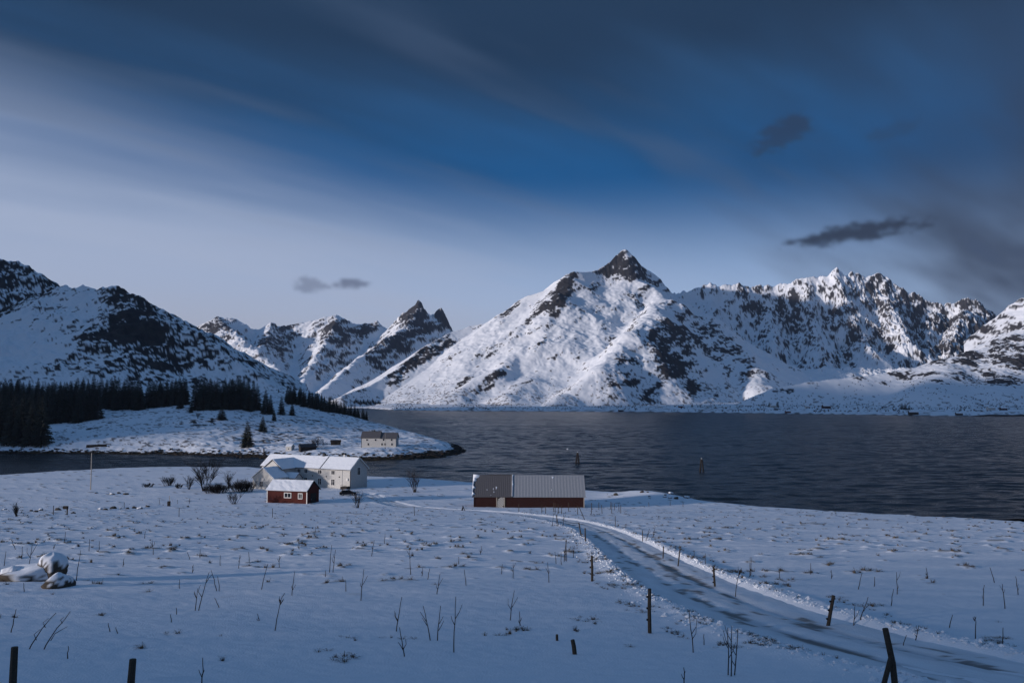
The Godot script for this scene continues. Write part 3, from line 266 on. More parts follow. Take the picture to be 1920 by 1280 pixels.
# A height field. In a fan, columns open out with distance so that far cells are larger than near ones.
func sheet(called: String, c0: float, c1: float, nc: int, d0: float, d1: float, nr: int, fan: bool, geometric: bool, hf: Callable, cf: Callable, mat: Material, label: String) -> MeshInstance3D:
	var xs := []
	var ys := []
	xs.resize(nr + 1)
	ys.resize(nr + 1)
	var w := nc + 1
	var depth := func(j: int) -> float:
		var t := float(j) / nr
		return d0 * pow(d1 / d0, t) if geometric else lerpf(d0, d1, t)
	in_threads(nr + 1, func(j: int) -> void:
		var d: float = depth.call(j)
		var rx := PackedFloat32Array()
		var ry := PackedFloat32Array()
		rx.resize(w)
		ry.resize(w)
		for i in w:
			var x := lerpf(c0, c1, float(i) / nc) * (d if fan else 1.0)
			rx[i] = x
			ry[i] = hf.call(x, -d)
		xs[j] = rx
		ys[j] = ry)
	var rows := []
	rows.resize(nr + 1)
	in_threads(nr + 1, func(j: int) -> void:
		var j0 := maxi(j - 1, 0)
		var j1 := mini(j + 1, nr)
		var z := -float(depth.call(j))
		var dz := -float(depth.call(j1)) + float(depth.call(j0))
		var rx: PackedFloat32Array = xs[j]
		var ry: PackedFloat32Array = ys[j]
		var ra: PackedFloat32Array = ys[j0]
		var rb: PackedFloat32Array = ys[j1]
		var xa: PackedFloat32Array = xs[j0]
		var xb: PackedFloat32Array = xs[j1]
		var v := PackedVector3Array()
		var n := PackedVector3Array()
		var c := PackedColorArray()
		v.resize(w)
		n.resize(w)
		c.resize(w)
		for i in w:
			var i0 := maxi(i - 1, 0)
			var i1 := mini(i + 1, nc)
			var along := Vector3(rx[i1] - rx[i0], ry[i1] - ry[i0], 0)
			var back := Vector3(xb[i] - xa[i], rb[i] - ra[i], dz)
			var nn := along.cross(back).normalized()
			if nn.y < 0:
				nn = -nn
			v[i] = Vector3(rx[i], ry[i], z)
			n[i] = nn
			c[i] = cf.call(rx[i], ry[i], z, nn)
		rows[j] = [v, n, c])
	var vs := PackedVector3Array()
	var ns := PackedVector3Array()
	var cs := PackedColorArray()
	for r in rows:
		vs.append_array(r[0])
		ns.append_array(r[1])
		cs.append_array(r[2])
	var idx := PackedInt32Array()
	idx.resize(nc * nr * 6)
	var k := 0
	for j in nr:
		for i in nc:
			var a := j * w + i
			idx[k] = a
			idx[k + 1] = a + w
			idx[k + 2] = a + 1
			idx[k + 3] = a + 1
			idx[k + 4] = a + w
			idx[k + 5] = a + w + 1
			k += 6
	var arr := []
	arr.resize(Mesh.ARRAY_MAX)
	arr[Mesh.ARRAY_VERTEX] = vs
	arr[Mesh.ARRAY_NORMAL] = ns
	arr[Mesh.ARRAY_COLOR] = cs
	arr[Mesh.ARRAY_INDEX] = idx
	var am := ArrayMesh.new()
	am.add_surface_from_arrays(Mesh.PRIMITIVE_TRIANGLES, arr)
	var o := MeshInstance3D.new()
	o.name = numbered(called)
	o.mesh = am
	o.material_override = mat
	add_child(o)
	tag(o, label, "", "", "structure")
	return o


func scatter(called: String, mesh: Mesh, mat: Material, list: Array, label: String, category: String, colors := []) -> void:
	var mm := MultiMesh.new()
	mm.transform_format = MultiMesh.TRANSFORM_3D
	mm.use_colors = colors.size() > 0
	mm.mesh = mesh
	mm.instance_count = list.size()
	for i in list.size():
		mm.set_instance_transform(i, list[i])
		if colors.size():
			mm.set_instance_color(i, colors[i])
	var o := MultiMeshInstance3D.new()
	o.name = numbered(called)
	o.multimesh = mm
	o.material_override = mat
	add_child(o)
	tag(o, label, category, "", "stuff")


# ------------------------------------------------------------------ sky
func sky_color(az: float, el: float, soft: FastNoiseLite, fine: FastNoiseLite) -> Vector3:
	var a := deg_to_rad(az)
	var e := maxf(el, 0.0)
	# direction on a cloud layer overhead, so that streaks converge towards the horizon
	var r := 1.0 / tan(deg_to_rad(e + 7.0))
	var px := sin(a) * r
	var pz := cos(a) * r
	var ca := cos(deg_to_rad(-46.0))
	var sa := sin(deg_to_rad(-46.0))
	var su := px * ca + pz * sa
	var sv := -px * sa + pz * ca
	var streak := soft.get_noise_2d(su * 55.0, sv * 11.0)
	var wisp := fine.get_noise_2d(su * 60.0, sv * 20.0)
	# clear air
	var low := Vector3(0.36, 0.50, 0.75)
	var mid := Vector3(0.010, 0.088, 0.250)
	var top := Vector3(0.075, 0.170, 0.350)
	var c := low.lerp(mid, smoothstep(4.5, 15.5, e)).lerp(top, smoothstep(14.0, 34.0, e))
	# dark cloud deck: high up and towards the right
	var right := 0.5 - 0.5 * cos(a - deg_to_rad(-78.0))
	var deck := smoothstep(13.5, 24.5, e + 3.0 * streak + 1.0 * wisp) * (1.0 - 0.9 * smoothstep(28.0, 44.0, e))
	var wall := smoothstep(0.50, 0.73, right + 0.05 * streak + 0.02 * wisp) * (1.0 - smoothstep(24.0, 44.0, e))
	var dark := Vector3(0.0105, 0.0250, 0.054)
	c = c.lerp(dark, clampf(deck * 0.84, 0.0, 1.0))
	c = c.lerp(Vector3(0.034, 0.048, 0.084), clampf(wall * (0.92 + 0.25 * streak), 0.0, 1.0) * (1.0 - 0.55 * deck))
	# bright veil towards the sun's side
	var q := 0.5 + 0.5 * cos(a + deg_to_rad(100.0))
	var edge := -1.5 + 24.0 * q + 1.8 * streak
	var veil := smoothstep(edge + 7.0, edge - 5.0, e) * smoothstep(0.12, 0.56, q)
	var bright := Vector3(0.375, 0.445, 0.61).lerp(Vector3(0.42, 0.445, 0.54), smoothstep(8.0, 3.0, e))
	c = c.lerp(bright, clampf(veil * (0.93 + 0.12 * streak + 0.03 * wisp), 0.0, 1.0))
	# faint rays of thin cloud
	var ray_: float = smoothstep(0.12, 0.62, streak) * smoothstep(8.0, 16.0, e) * (1.0 - smoothstep(34.0, 55.0, e))
	c = c.lerp(Vector3(0.075, 0.12, 0.215), ray_ * 0.36)
	# small dark cloudlets
	for k in [[22.9, 10.5, 4.7, 0.66, 0.11, 0.95], [18.5, 17.2, 2.2, 1.05, 0.3, 0.6], [-13.8, 7.55, 1.25, 0.55, -0.05, 0.5], [-11.2, 7.7, 1.35, 0.36, 0.06, 0.75], [25.2, 16.6, 1.6, 0.6, 0.2, 0.25]]:
		var dx: float = az - k[0]
		var dy: float = el - k[1] - dx * k[4]
		var g: float = pow(absf(dx) / k[2], 2.0) + pow(absf(dy) / k[3], 2.0)
		if g < 4.0:
			var m: float = smoothstep(1.1, 0.3, g + 0.9 * fine.get_noise_2d(az * 7.0, el * 20.0) + 0.5 * fine.get_noise_2d(az * 26.0, el * 52.0)) * k[5]
			c = c.lerp(Vector3(0.024, 0.035, 0.062) if k[0] > 0.0 else Vector3(0.10, 0.12, 0.19), m)
	return c


func sky_image() -> Image:
	var w := 2048
	var h := 1024
	var soft := noise(FastNoiseLite.TYPE_SIMPLEX_SMOOTH, 26, 4, FastNoiseLite.FRACTAL_FBM, 5)
	var fine := noise(FastNoiseLite.TYPE_SIMPLEX_SMOOTH, 14, 5, FastNoiseLite.FRACTAL_FBM, 9)
	var rows := []
	rows.resize(h)
	in_threads(h, func(j: int) -> void:
		var el := 90.0 - (j + 0.5) * 180.0 / h
		var line := PackedFloat32Array()
		line.resize(w * 3)
		for i in w:
			var c := Vector3(0.16, 0.19, 0.26)
			if el > -2.0:
				c = sky_color(wrapf((i + 0.5) * 360.0 / w, -180.0, 180.0), el, soft, fine)
			line[i * 3] = c.x
			line[i * 3 + 1] = c.y
			line[i * 3 + 2] = c.z
		rows[j] = line)
	var all := PackedFloat32Array()
	for r in rows:
		all.append_array(r)
	return Image.create_from_data(w, h, false, Image.FORMAT_RGBF, all.to_byte_array())


# ------------------------------------------------------------------ materials
func flat(c: Color, rough := 0.9) -> StandardMaterial3D:
	var m := StandardMaterial3D.new()
	m.albedo_color = c.linear_to_srgb()
	m.roughness = rough
	m.metallic_specular = 0.3
	return m


func noise_tex(per: float, octaves: int, sd: int, size: int, ramp: Array, normal := 0.0) -> NoiseTexture2D:
	var t := NoiseTexture2D.new()
	t.width = size
	t.height = size
	t.seamless = true
	t.noise = noise(FastNoiseLite.TYPE_SIMPLEX_SMOOTH, per, octaves, FastNoiseLite.FRACTAL_FBM, sd)
	if normal > 0.0:
		t.as_normal_map = true
		t.bump_strength = normal
	elif ramp.size():
		var g := Gradient.new()
		g.set_color(0, ramp[0].linear_to_srgb())
		g.set_color(1, ramp[1].linear_to_srgb())
		t.color_ramp = g
	return t


func worn(a: Color, b: Color, per_metre: float, rough: float, sd: int) -> StandardMaterial3D:
	var m := StandardMaterial3D.new()
	m.albedo_texture = noise_tex(40, 5, sd, 256, [a, b])
	m.uv1_triplanar = true
	m.uv1_scale = Vector3.ONE * per_metre
	m.roughness = rough
	m.metallic_specular = 0.3
	return m


func make_materials() -> void:
	var ground := StandardMaterial3D.new()
	ground.vertex_color_use_as_albedo = true
	ground.roughness = 0.75
	ground.metallic_specular = 0.25
	ground.uv1_triplanar = true
	ground.uv1_world_triplanar = true
	ground.uv1_scale = Vector3.ONE * 0.45
	ground.normal_enabled = true
	ground.normal_texture = noise_tex(20, 5, 71, 512, [], 5.0)
	ground.normal_scale = 0.5
	M.ground = ground
	var far := StandardMaterial3D.new()
	far.vertex_color_use_as_albedo = true
	far.roughness = 0.9
	far.metallic_specular = 0.15
	M.far = far
	M.snow = flat(Color(0.84, 0.86, 0.89), 0.8)
	M.snow_lump = flat(Color(0.84, 0.86, 0.89), 0.8)
	M.white = worn(Color(0.46, 0.45, 0.425), Color(0.58, 0.565, 0.53), 0.3, 0.7, 81)
	M.trim = flat(Color(0.72, 0.70, 0.66), 0.7)
	M.red = worn(Color(0.072, 0.019, 0.015), Color(0.115, 0.027, 0.021), 0.5, 0.8, 82)
	M.barn = worn(Color(0.036, 0.016, 0.014), Color(0.060, 0.022, 0.019), 0.4, 0.85, 83)
	M.dark_wood = worn(Color(0.022, 0.018, 0.016), Color(0.05, 0.042, 0.036), 1.2, 0.9, 84)
	M.post = worn(Color(0.035, 0.028, 0.022), Color(0.09, 0.072, 0.055), 4.0, 0.9, 85)
	M.pale_wood = worn(Color(0.34, 0.30, 0.25), Color(0.46, 0.41, 0.35), 2.0, 0.85, 86)
	M.rock = worn(Color(0.05, 0.045, 0.042), Color(0.14, 0.12, 0.10), 1.4, 0.9, 87)
	M.roof_old = worn(Color(0.085, 0.08, 0.082), Color(0.15, 0.14, 0.142), 0.7, 0.6, 88)
	M.roof_new = worn(Color(0.25, 0.26, 0.275), Color(0.34, 0.35, 0.37), 0.35, 0.5, 89)
	M.roof_dark = flat(Color(0.05, 0.05, 0.055), 0.7)
	M.glass = flat(Color(0.012, 0.014, 0.018), 0.08)
	M.glass.metallic_specular = 0.5
	M.needle = worn(Color(0.044, 0.052, 0.044), Color(0.088, 0.098, 0.078), 0.6, 0.9, 90)
	M.bark = flat(Color(0.045, 0.034, 0.027), 0.95)
	M.twig = flat(Color(0.050, 0.037, 0.030), 0.95)
	M.hedge = flat(Color(0.040, 0.027, 0.020), 0.95)
	M.straw = flat(Color(0.13, 0.085, 0.045), 0.95)
	M.stem = flat(Color(0.034, 0.025, 0.020), 0.95)
	M.car = flat(Color(0.012, 0.013, 0.016), 0.25)
	M.rubber = flat(Color(0.012, 0.012, 0.012), 0.9)
	M.steel = flat(Color(0.3, 0.3, 0.31), 0.4)
	M.feather = flat(Color(0.78, 0.78, 0.78), 0.8)
	M.wing = flat(Color(0.36, 0.37, 0.39), 0.8)
	M.bill = flat(Color(0.5, 0.3, 0.04), 0.6)
	var tint := flat(Color(1, 1, 1), 0.95)
	tint.vertex_color_use_as_albedo = true
	M.tint = tint


# ------------------------------------------------------------------ terrain functions
func packed(list: Array) -> PackedFloat32Array:
	return PackedFloat32Array(list)


func profile(d: float) -> float:
	var n := PROFILE.size()
	if d <= PROFILE[0]:
		return PROFILE[1]
	for i in range(2, n, 2):
		if d < PROFILE[i]:
			return lerpf(PROFILE[i - 1], PROFILE[i + 1], (d - PROFILE[i - 2]) / float(PROFILE[i] - PROFILE[i - 2]))
	return PROFILE[n - 1]


func inside_by(poly: PackedFloat32Array, x: float, z: float) -> float:
	var n := poly.size()
	var best := 1e18
	var inside := false
	var ax := poly[n - 2]
	var az := poly[n - 1]
	for i in range(0, n, 2):
		var bx := poly[i]
		var bz := poly[i + 1]
		var dx := bx - ax
		var dz := bz - az
		var t := clampf(((x - ax) * dx + (z - az) * dz) / (dx * dx + dz * dz), 0.0, 1.0)
		var ex := x - ax - dx * t
		var ez := z - az - dz * t
		best = minf(best, ex * ex + ez * ez)
		if (az > z) != (bz > z) and x < ax + dx * (z - az) / dz:
			inside = not inside
		ax = bx
		az = bz
	return sqrt(best) if inside else -sqrt(best)


func smooth_min(a: float, b: float, k: float) -> float:
	var h := maxf(k - absf(a - b), 0.0) / k
	return minf(a, b) - h * h * k * 0.25


func smooth_max(a: float, b: float, k: float) -> float:
	var h := maxf(k - absf(a - b), 0.0) / k
	return maxf(a, b) + h * h * k * 0.25


var profile_table := PackedFloat32Array()


func prepare_tables() -> void:
	shore = packed(SHORE)
	head_shore = packed(HEAD_SHORE)
	for i in 1001:
		var d := -80.0 + i * 0.5
		var w := 4.0 + 0.08 * maxf(d, 0.0)
		profile_table.append((profile(d - w) + 2.0 * profile(d) + profile(d + w)) / 4.0)
	# the track: x for every half metre of depth, and the cosine of its heading
	var curve := Curve3D.new()
	var n := ROAD.size() / 2
	for i in n:
		var a := maxi(i - 1, 0)
		var b := mini(i + 1, n - 1)
		var p := Vector3(ROAD[i * 2], 0, ROAD[i * 2 + 1])
		var tan_ := Vector3(ROAD[b * 2] - ROAD[a * 2], 0, ROAD[b * 2 + 1] - ROAD[a * 2 + 1]) / 6.0
		curve.add_point(p, -tan_, tan_)
	curve.bake_interval = 0.4
	var baked := curve.get_baked_points()
	var k := 0
	for i in 500:
		var z := 4.0 - i * 0.5
		while k < baked.size() - 2 and baked[k + 1].z > z:
			k += 1
		var a := baked[k]
		var b := baked[k + 1]
		var t := clampf((z - a.z) / minf(b.z - a.z, -1e-4), 0.0, 1.0)
		road_x.append(lerpf(a.x, b.x, t))
		var dir := (b - a).normalized()
		road_c.append(absf(dir.z))


func road_offset(x: float, z: float) -> float:
	var f := clampf((4.0 - z) * 2.0, 0.0, 497.9)
	var i := int(f)
	var t := f - i
	var c := lerpf(road_c[i], road_c[i + 1], t)
	var o := (x - lerpf(road_x[i], road_x[i + 1], t)) * c
	if z < -221.0:
		o += signf(o) * (-221.0 - z)
	return o


func field_base(x: float, z: float) -> float:
	var f := clampf((-z + 80.0) * 2.0, 0.0, 998.9)
	var i := int(f)
	var h := lerpf(profile_table[i], profile_table[i + 1], f - i)
	h += 2.2 * exp(-(pow((x - 37.0) / 11.0, 2.0) + pow((z + 212.0) / 9.0, 2.0)))
	var s := inside_by(shore, x, z)
	return smooth_min(h, s * 0.45 - 0.4, 2.0)


func hummock(x: float, z: float) -> float:
	# tussocks poke through the snow mostly beyond thirty metres and on the right-hand field
	return n_hum.get_noise_2d(x, z) + 0.25 * n_drift.get_noise_2d(x + 300.0, z)


func field_y(x: float, z: float) -> float:
	var h := field_base(x, z)
	var q := absf(road_offset(x, z))
	var off := smoothstep(1.8, 4.5, q)
	var drift := n_drift.get_noise_2d(x * 0.45, z * 1.3) * 0.20 + n_drift.get_noise_2d(x * 1.8 + 90.0, z * 6.5) * 0.045
	var hm := smoothstep(0.34, 0.75, hummock(x, z)) * smoothstep(26.0, 70.0, -z) * 0.14
	var fine := n_small.get_noise_2d(x, z * 1.4) * 0.018
	h += (drift + hm + fine) * off
	h -= 0.26 * (1.0 - smoothstep(1.85, 2.6, q))
	if q < 5.0:
		h += 0.09 * exp(-pow((q - 2.95) / 0.5, 2.0)) * (0.75 + 0.9 * n_small.get_noise_2d(x * 0.9, z * 0.9) + 0.5 * n_hum.get_noise_2d(x * 1.5, z * 1.5))
	return h


func field_color(x: float, y: float, z: float, n: Vector3) -> Color:
	var snow := Color(0.83, 0.85, 0.885)
	var rock := Color(0.045, 0.038, 0.032)
	if y < 2.2:
		var m := smoothstep(-0.1, 0.1, 0.9 - y + 0.9 * n_hum.get_noise_2d(x * 0.7, z * 0.7))
		return snow.lerp(rock, m)
	# bare turf where the wind has scoured the tops of tussocks
	var hm := hummock(x, z)
	var g := smoothstep(0.60, 0.66, hm + 0.28 * n_small.get_noise_2d(x * 1.3, z * 1.3)) * smoothstep(26.0, 55.0, -z) * smoothstep(2.5, 4.0, absf(road_offset(x, z)))
	return snow.lerp(Color(0.12, 0.092, 0.065), g * 0.85)


func ridge_pack(list: Array) -> Array:
	var out := []
	for r in list:
		var p: Array = r[3]
		var seg := PackedFloat32Array()
		for i in range(0, p.size() - 3, 3):
			var dx: float = p[i + 3] - p[i]
			var dz: float = p[i + 5] - p[i + 2]
			seg.append_array(PackedFloat32Array([p[i], p[i + 2], p[i + 1], dx, dz, p[i + 4] - p[i + 1], 1.0 / (dx * dx + dz * dz)]))
		out.append([float(r[0]), float(r[1]), seg, float(r[2])])
	return out


func tents(ridges: Array, x: float, z: float, blend: float) -> float:
	var best := -60.0
	for r in ridges:
		var k: float = r[0]
		var p: float = r[1]
		var seg: PackedFloat32Array = r[2]
		var soft: float = r[3]
		var top := -60.0
		for i in range(0, seg.size(), 7):
			var rx := x - seg[i]
			var rz := z - seg[i + 1]
			var t := clampf((rx * seg[i + 3] + rz * seg[i + 4]) * seg[i + 6], 0.0, 1.0)
			rx -= seg[i + 3] * t
			rz -= seg[i + 4] * t
			var d := sqrt(rx * rx + rz * rz)
			if soft > 0.0:
				d = sqrt(d * d + soft * soft) - soft
			var h := seg[i + 2] + seg[i + 5] * t
			var q := 1.0 - d / (maxf(h, 5.0) * k)
			var v := h * pow(q, p) if q > 0.0 else -0.05 * d
			if v > top:
				top = v
		best = smooth_max(best, top, blend)
	return best


func crest_distance(seg: PackedFloat32Array, x: float, z: float) -> float:
	var best := 1e18
	for i in range(0, seg.size(), 7):
		var rx := x - seg[i]
		var rz := z - seg[i + 1]
		var t := clampf((rx * seg[i + 3] + rz * seg[i + 4]) * seg[i + 6], 0.0, 1.0)
		rx -= seg[i + 3] * t
		rz -= seg[i + 4] * t
		best = minf(best, rx * rx + rz * rz)
	return sqrt(best)


func rockiness(caps: PackedFloat32Array, x: float, z: float) -> float:
	var best := 0.0
	for i in range(0, caps.size(), 6):
		var dx := caps[i + 2] - caps[i]
		var dz := caps[i + 3] - caps[i + 1]
		var t := clampf(((x - caps[i]) * dx + (z - caps[i + 1]) * dz) / (dx * dx + dz * dz + 1.0), 0.0, 1.0)
		var ex := x - caps[i] - dx * t
		var ez := z - caps[i + 1] - dz * t
		var d := sqrt(ex * ex + ez * ez) / caps[i + 4]
		if d < 1.6:
			best = maxf(best, caps[i + 5] * smoothstep(1.6, 0.4, d))
	return best


func rock_color(x: float, y: float, z: float) -> Color:
	var t := 0.5 + 0.5 * n_fine.get_noise_3d(x * 1.6, y * 3.0, z * 1.6)
	return Color(0.020, 0.020, 0.023).lerp(Color(0.072, 0.067, 0.065), t)


# Snow lies where it can; steep faces, ledges and the marked cliffs stay bare.
func lens(x: float, y: float, z: float, dip: float) -> float:
	# long lenses of rock along the layering, which dips by the given angle
	var ca := cos(dip)
	var sa := sin(dip)
	var w := 14.0 * n_mid.get_noise_3d(x * 0.7, y * 0.7, z * 0.7)
	return n_lens.get_noise_3d((x * ca + y * sa) * 0.5, (y * ca - x * sa + w) * 1.5, z * 0.5)


func alpine_color(x: float, y: float, z: float, n: Vector3, caps: PackedFloat32Array, bare: float, scrub_to: float, dip := 0.4) -> Color:
	var snow := Color(0.83, 0.85, 0.885)
	var steep := 1.0 - n.y
	var patch := n_mid.get_noise_3d(x, y * 1.2, z)
	var wide := n_patch.get_noise_2d(x, z)
	var speck := n_speck.get_noise_3d(x, y * 1.4, z)
	var m := steep * 1.2 + 0.52 * lens(x, y, z, dip) + 0.24 * patch + 0.30 * speck + 0.14 * wide + rockiness(caps, x, z) * 0.9 - bare
	var rock := smoothstep(-0.03, 0.05, m)
	var c := snow.lerp(rock_color(x, y, z), rock)
	if y < scrub_to:
		var b := smoothstep(0.26, 0.34, n_speck.get_noise_2d(x, z) + 0.55 * n_mid.get_noise_2d(x * 1.2 + 500.0, z * 1.2) - 0.25 * y / scrub_to)
		c = c.lerp(Color(0.10, 0.075, 0.06), b * 0.75)
	return c


func far_shore_y(x: float, z: float) -> float:
	var d := -z
	var tx := x / d
	var n := FAR_SHORE.size()
	var at := FAR_SHORE[n - 1] as float
	if tx <= FAR_SHORE[0]:
		at = FAR_SHORE[1]
	else:
		for i in range(2, n, 2):
			if tx < FAR_SHORE[i]:
				at = lerpf(FAR_SHORE[i - 1], FAR_SHORE[i + 1], (tx - FAR_SHORE[i - 2]) / (FAR_SHORE[i] - FAR_SHORE[i - 2]))
				break
	var s := d - at + 14.0 * n_mid.get_noise_2d(x * 0.7, z * 0.3)
	if s < 0.0:
		return s * 0.06
	return minf(s * 0.16, 2.2 + 0.024 * s) + 1.6 * n_mid.get_noise_2d(x, z) * clampf(s / 60.0, 0.0, 1.0) + 0.5 * n_fine.get_noise_2d(x, z)


func head_base(x: float, z: float, ridges: Array) -> float:
	var sd := inside_by(head_shore, x, z)
	var hs := minf(sd * 0.16, 3.4 + 0.035 * maxf(sd - 15.0, 0.0)) if sd > 0.0 else sd * 0.12
	var t := tents(ridges, x, z, 10.0)
	var h := smooth_max(hs, t, 6.0)
	if sd < 60.0:
		h = minf(h, sd * 0.30 + 0.2)
	return h


var head_ridges: Array
var head_rock: PackedFloat32Array


func head_y(x: float, z: float) -> float:
	var h := head_base(x, z, head_ridges)
	var a := clampf((h - 14.0) / 60.0, 0.0, 1.0)
	h += a * (9.0 * n_ridge.get_noise_2d(x * 2.2, z * 2.2) + 6.0 * n_mid.get_noise_2d(x * 1.3, z * 1.3) + 2.4 * n_fine.get_noise_2d(x * 1.2, z * 1.2) + 3.0 * n_flute.get_noise_2d(x * 1.4, z * 1.4) - 2.0)
	h += clampf(h / 3.0, 0.0, 1.0) * (0.8 * n_mid.get_noise_2d(x * 3.0, z * 3.0) + 0.35 * n_fine.get_noise_2d(x * 3.0, z * 3.0))
	if h < 3.0:
		h += 0.35 * n_fine.get_noise_2d(x * 5.0, z * 5.0)
	return h


func head_color(x: float, y: float, z: float, n: Vector3) -> Color:
	var snow := Color(0.83, 0.85, 0.885)
	if y < 3.0:
		var tip := smoothstep(-70.0, -45.0, x) * 0.9
		var m := smoothstep(-0.12, 0.12, 1.15 + tip - y + 0.55 * n_fine.get_noise_2d(x * 4.0, z * 4.0) + 0.4 * n_fine.get_noise_2d(x * 11.0, z * 11.0))
		var weed := Color(0.018, 0.015, 0.011).lerp(Color(0.05, 0.038, 0.022), 0.5 + 0.5 * n_fine.get_noise_2d(x * 6.0, z * 6.0))
		return snow.lerp(weed, m)
	var steep := 1.0 - n.y
	var ledge := lens(x * 2.0, y * 2.0, z * 2.0, 0.15)
	var speck := n_speck.get_noise_3d(x * 2.0, y * 2.4, z * 2.0)
	var patch := n_mid.get_noise_3d(x * 1.8, y * 2.0, z * 1.8)
	var high := smoothstep(24.0, 80.0, y)
	# the open snow basin between the two hills
	var basin := smoothstep(120.0, 60.0, Vector2(x + 505.0, (z + 830.0) * 0.6).length())
	var m := 0.75 * rockiness(head_rock, x, z) + steep * 0.8 + 0.52 * ledge + 0.20 * patch + 0.66 * speck + 0.20 * high - 0.40 - 0.6 * basin - 0.12 * smoothstep(-600.0, -680.0, x) * smoothstep(90.0, 140.0, y)
	var c := snow.lerp(rock_color(x, y, z), smoothstep(-0.04, 0.05, m))
	# heather and stones showing through thin snow low down
	var s := smoothstep(0.30, 0.40, n_fine.get_noise_2d(x * 5.5, z * 5.5) + 0.6 * n_fine.get_noise_2d(x * 1.3, z * 1.3))
	return c.lerp(Color(0.085, 0.065, 0.05), s * 0.8 * smoothstep(60.0, 30.0, y))


# ------------------------------------------------------------------ setting
func make_sea() -> void:
	var m := StandardMaterial3D.new()
	m.albedo_color = Color(0.006, 0.007, 0.007).linear_to_srgb()
	m.roughness = 0.22
	m.metallic_specular = 0.35
	m.uv1_triplanar = true
	m.uv1_world_triplanar = true
	m.uv1_scale = Vector3(0.06, 1.0, 0.12)
	m.normal_enabled = true
	m.normal_texture = noise_tex(16, 5, 101, 1024, [], 8.0)
	m.normal_scale = 1.0
	M.sea = m
	var pm := PlaneMesh.new()
	pm.size = Vector2(36000, 36000)
	var o := MeshInstance3D.new()
	o.name = numbered("sea")
	o.mesh = pm
	o.material_override = m
	o.position.y = -1.2
	add_child(o)
	tag(o, "open dark water beyond the fjord", "", "", "structure")
	# wind-ruffled water in the fjord: real wavelets, with calmer lanes drawn out by the wind
	var chop := noise(FastNoiseLite.TYPE_SIMPLEX_SMOOTH, 15.0, 3, FastNoiseLite.FRACTAL_FBM, 103)
	var lane := noise(FastNoiseLite.TYPE_SIMPLEX_SMOOTH, 90.0, 3, FastNoiseLite.FRACTAL_FBM, 107)
	sheet("sea", -0.80, 0.92, 440, 205.0, 2700.0, 900, true, true, func(x: float, z: float) -> float:
		var calm := smoothstep(0.1, 0.55, lane.get_noise_2d(x * 0.16, z * 0.9))
		return chop.get_noise_2d(x * 0.6, z * 1.6) * 0.62 * (1.0 - 0.4 * calm), func(_x: float, _y: float, _z: float, _n: Vector3) -> Color: return Color(1, 1, 1), m, "dark rippled fjord water between the farm and the mountains")


func make_field() -> void:
	sheet("ground", -0.95, 0.95, 520, 9.0, 340.0, 520, true, true, field_y, field_color, M.ground, "snow-covered field sloping down to the fjord shore")
	# the hillside behind and under the viewpoint
	sheet("ground", -900.0, 135.0, 170, -200.0, 330.0, 110, false, false, func(x: float, z: float) -> float:
		var h := field_base(x, z) + 0.2 * n_drift.get_noise_2d(x * 0.5, z * 0.5) - 0.12
		return h - (1.6 if absf(x) < -0.92 * z - 14.0 else 0.0), func(x: float, y: float, z: float, n: Vector3) -> Color: return field_color(x, y, z, n), M.ground, "snowy hillside around and above the field, beside the viewpoint")


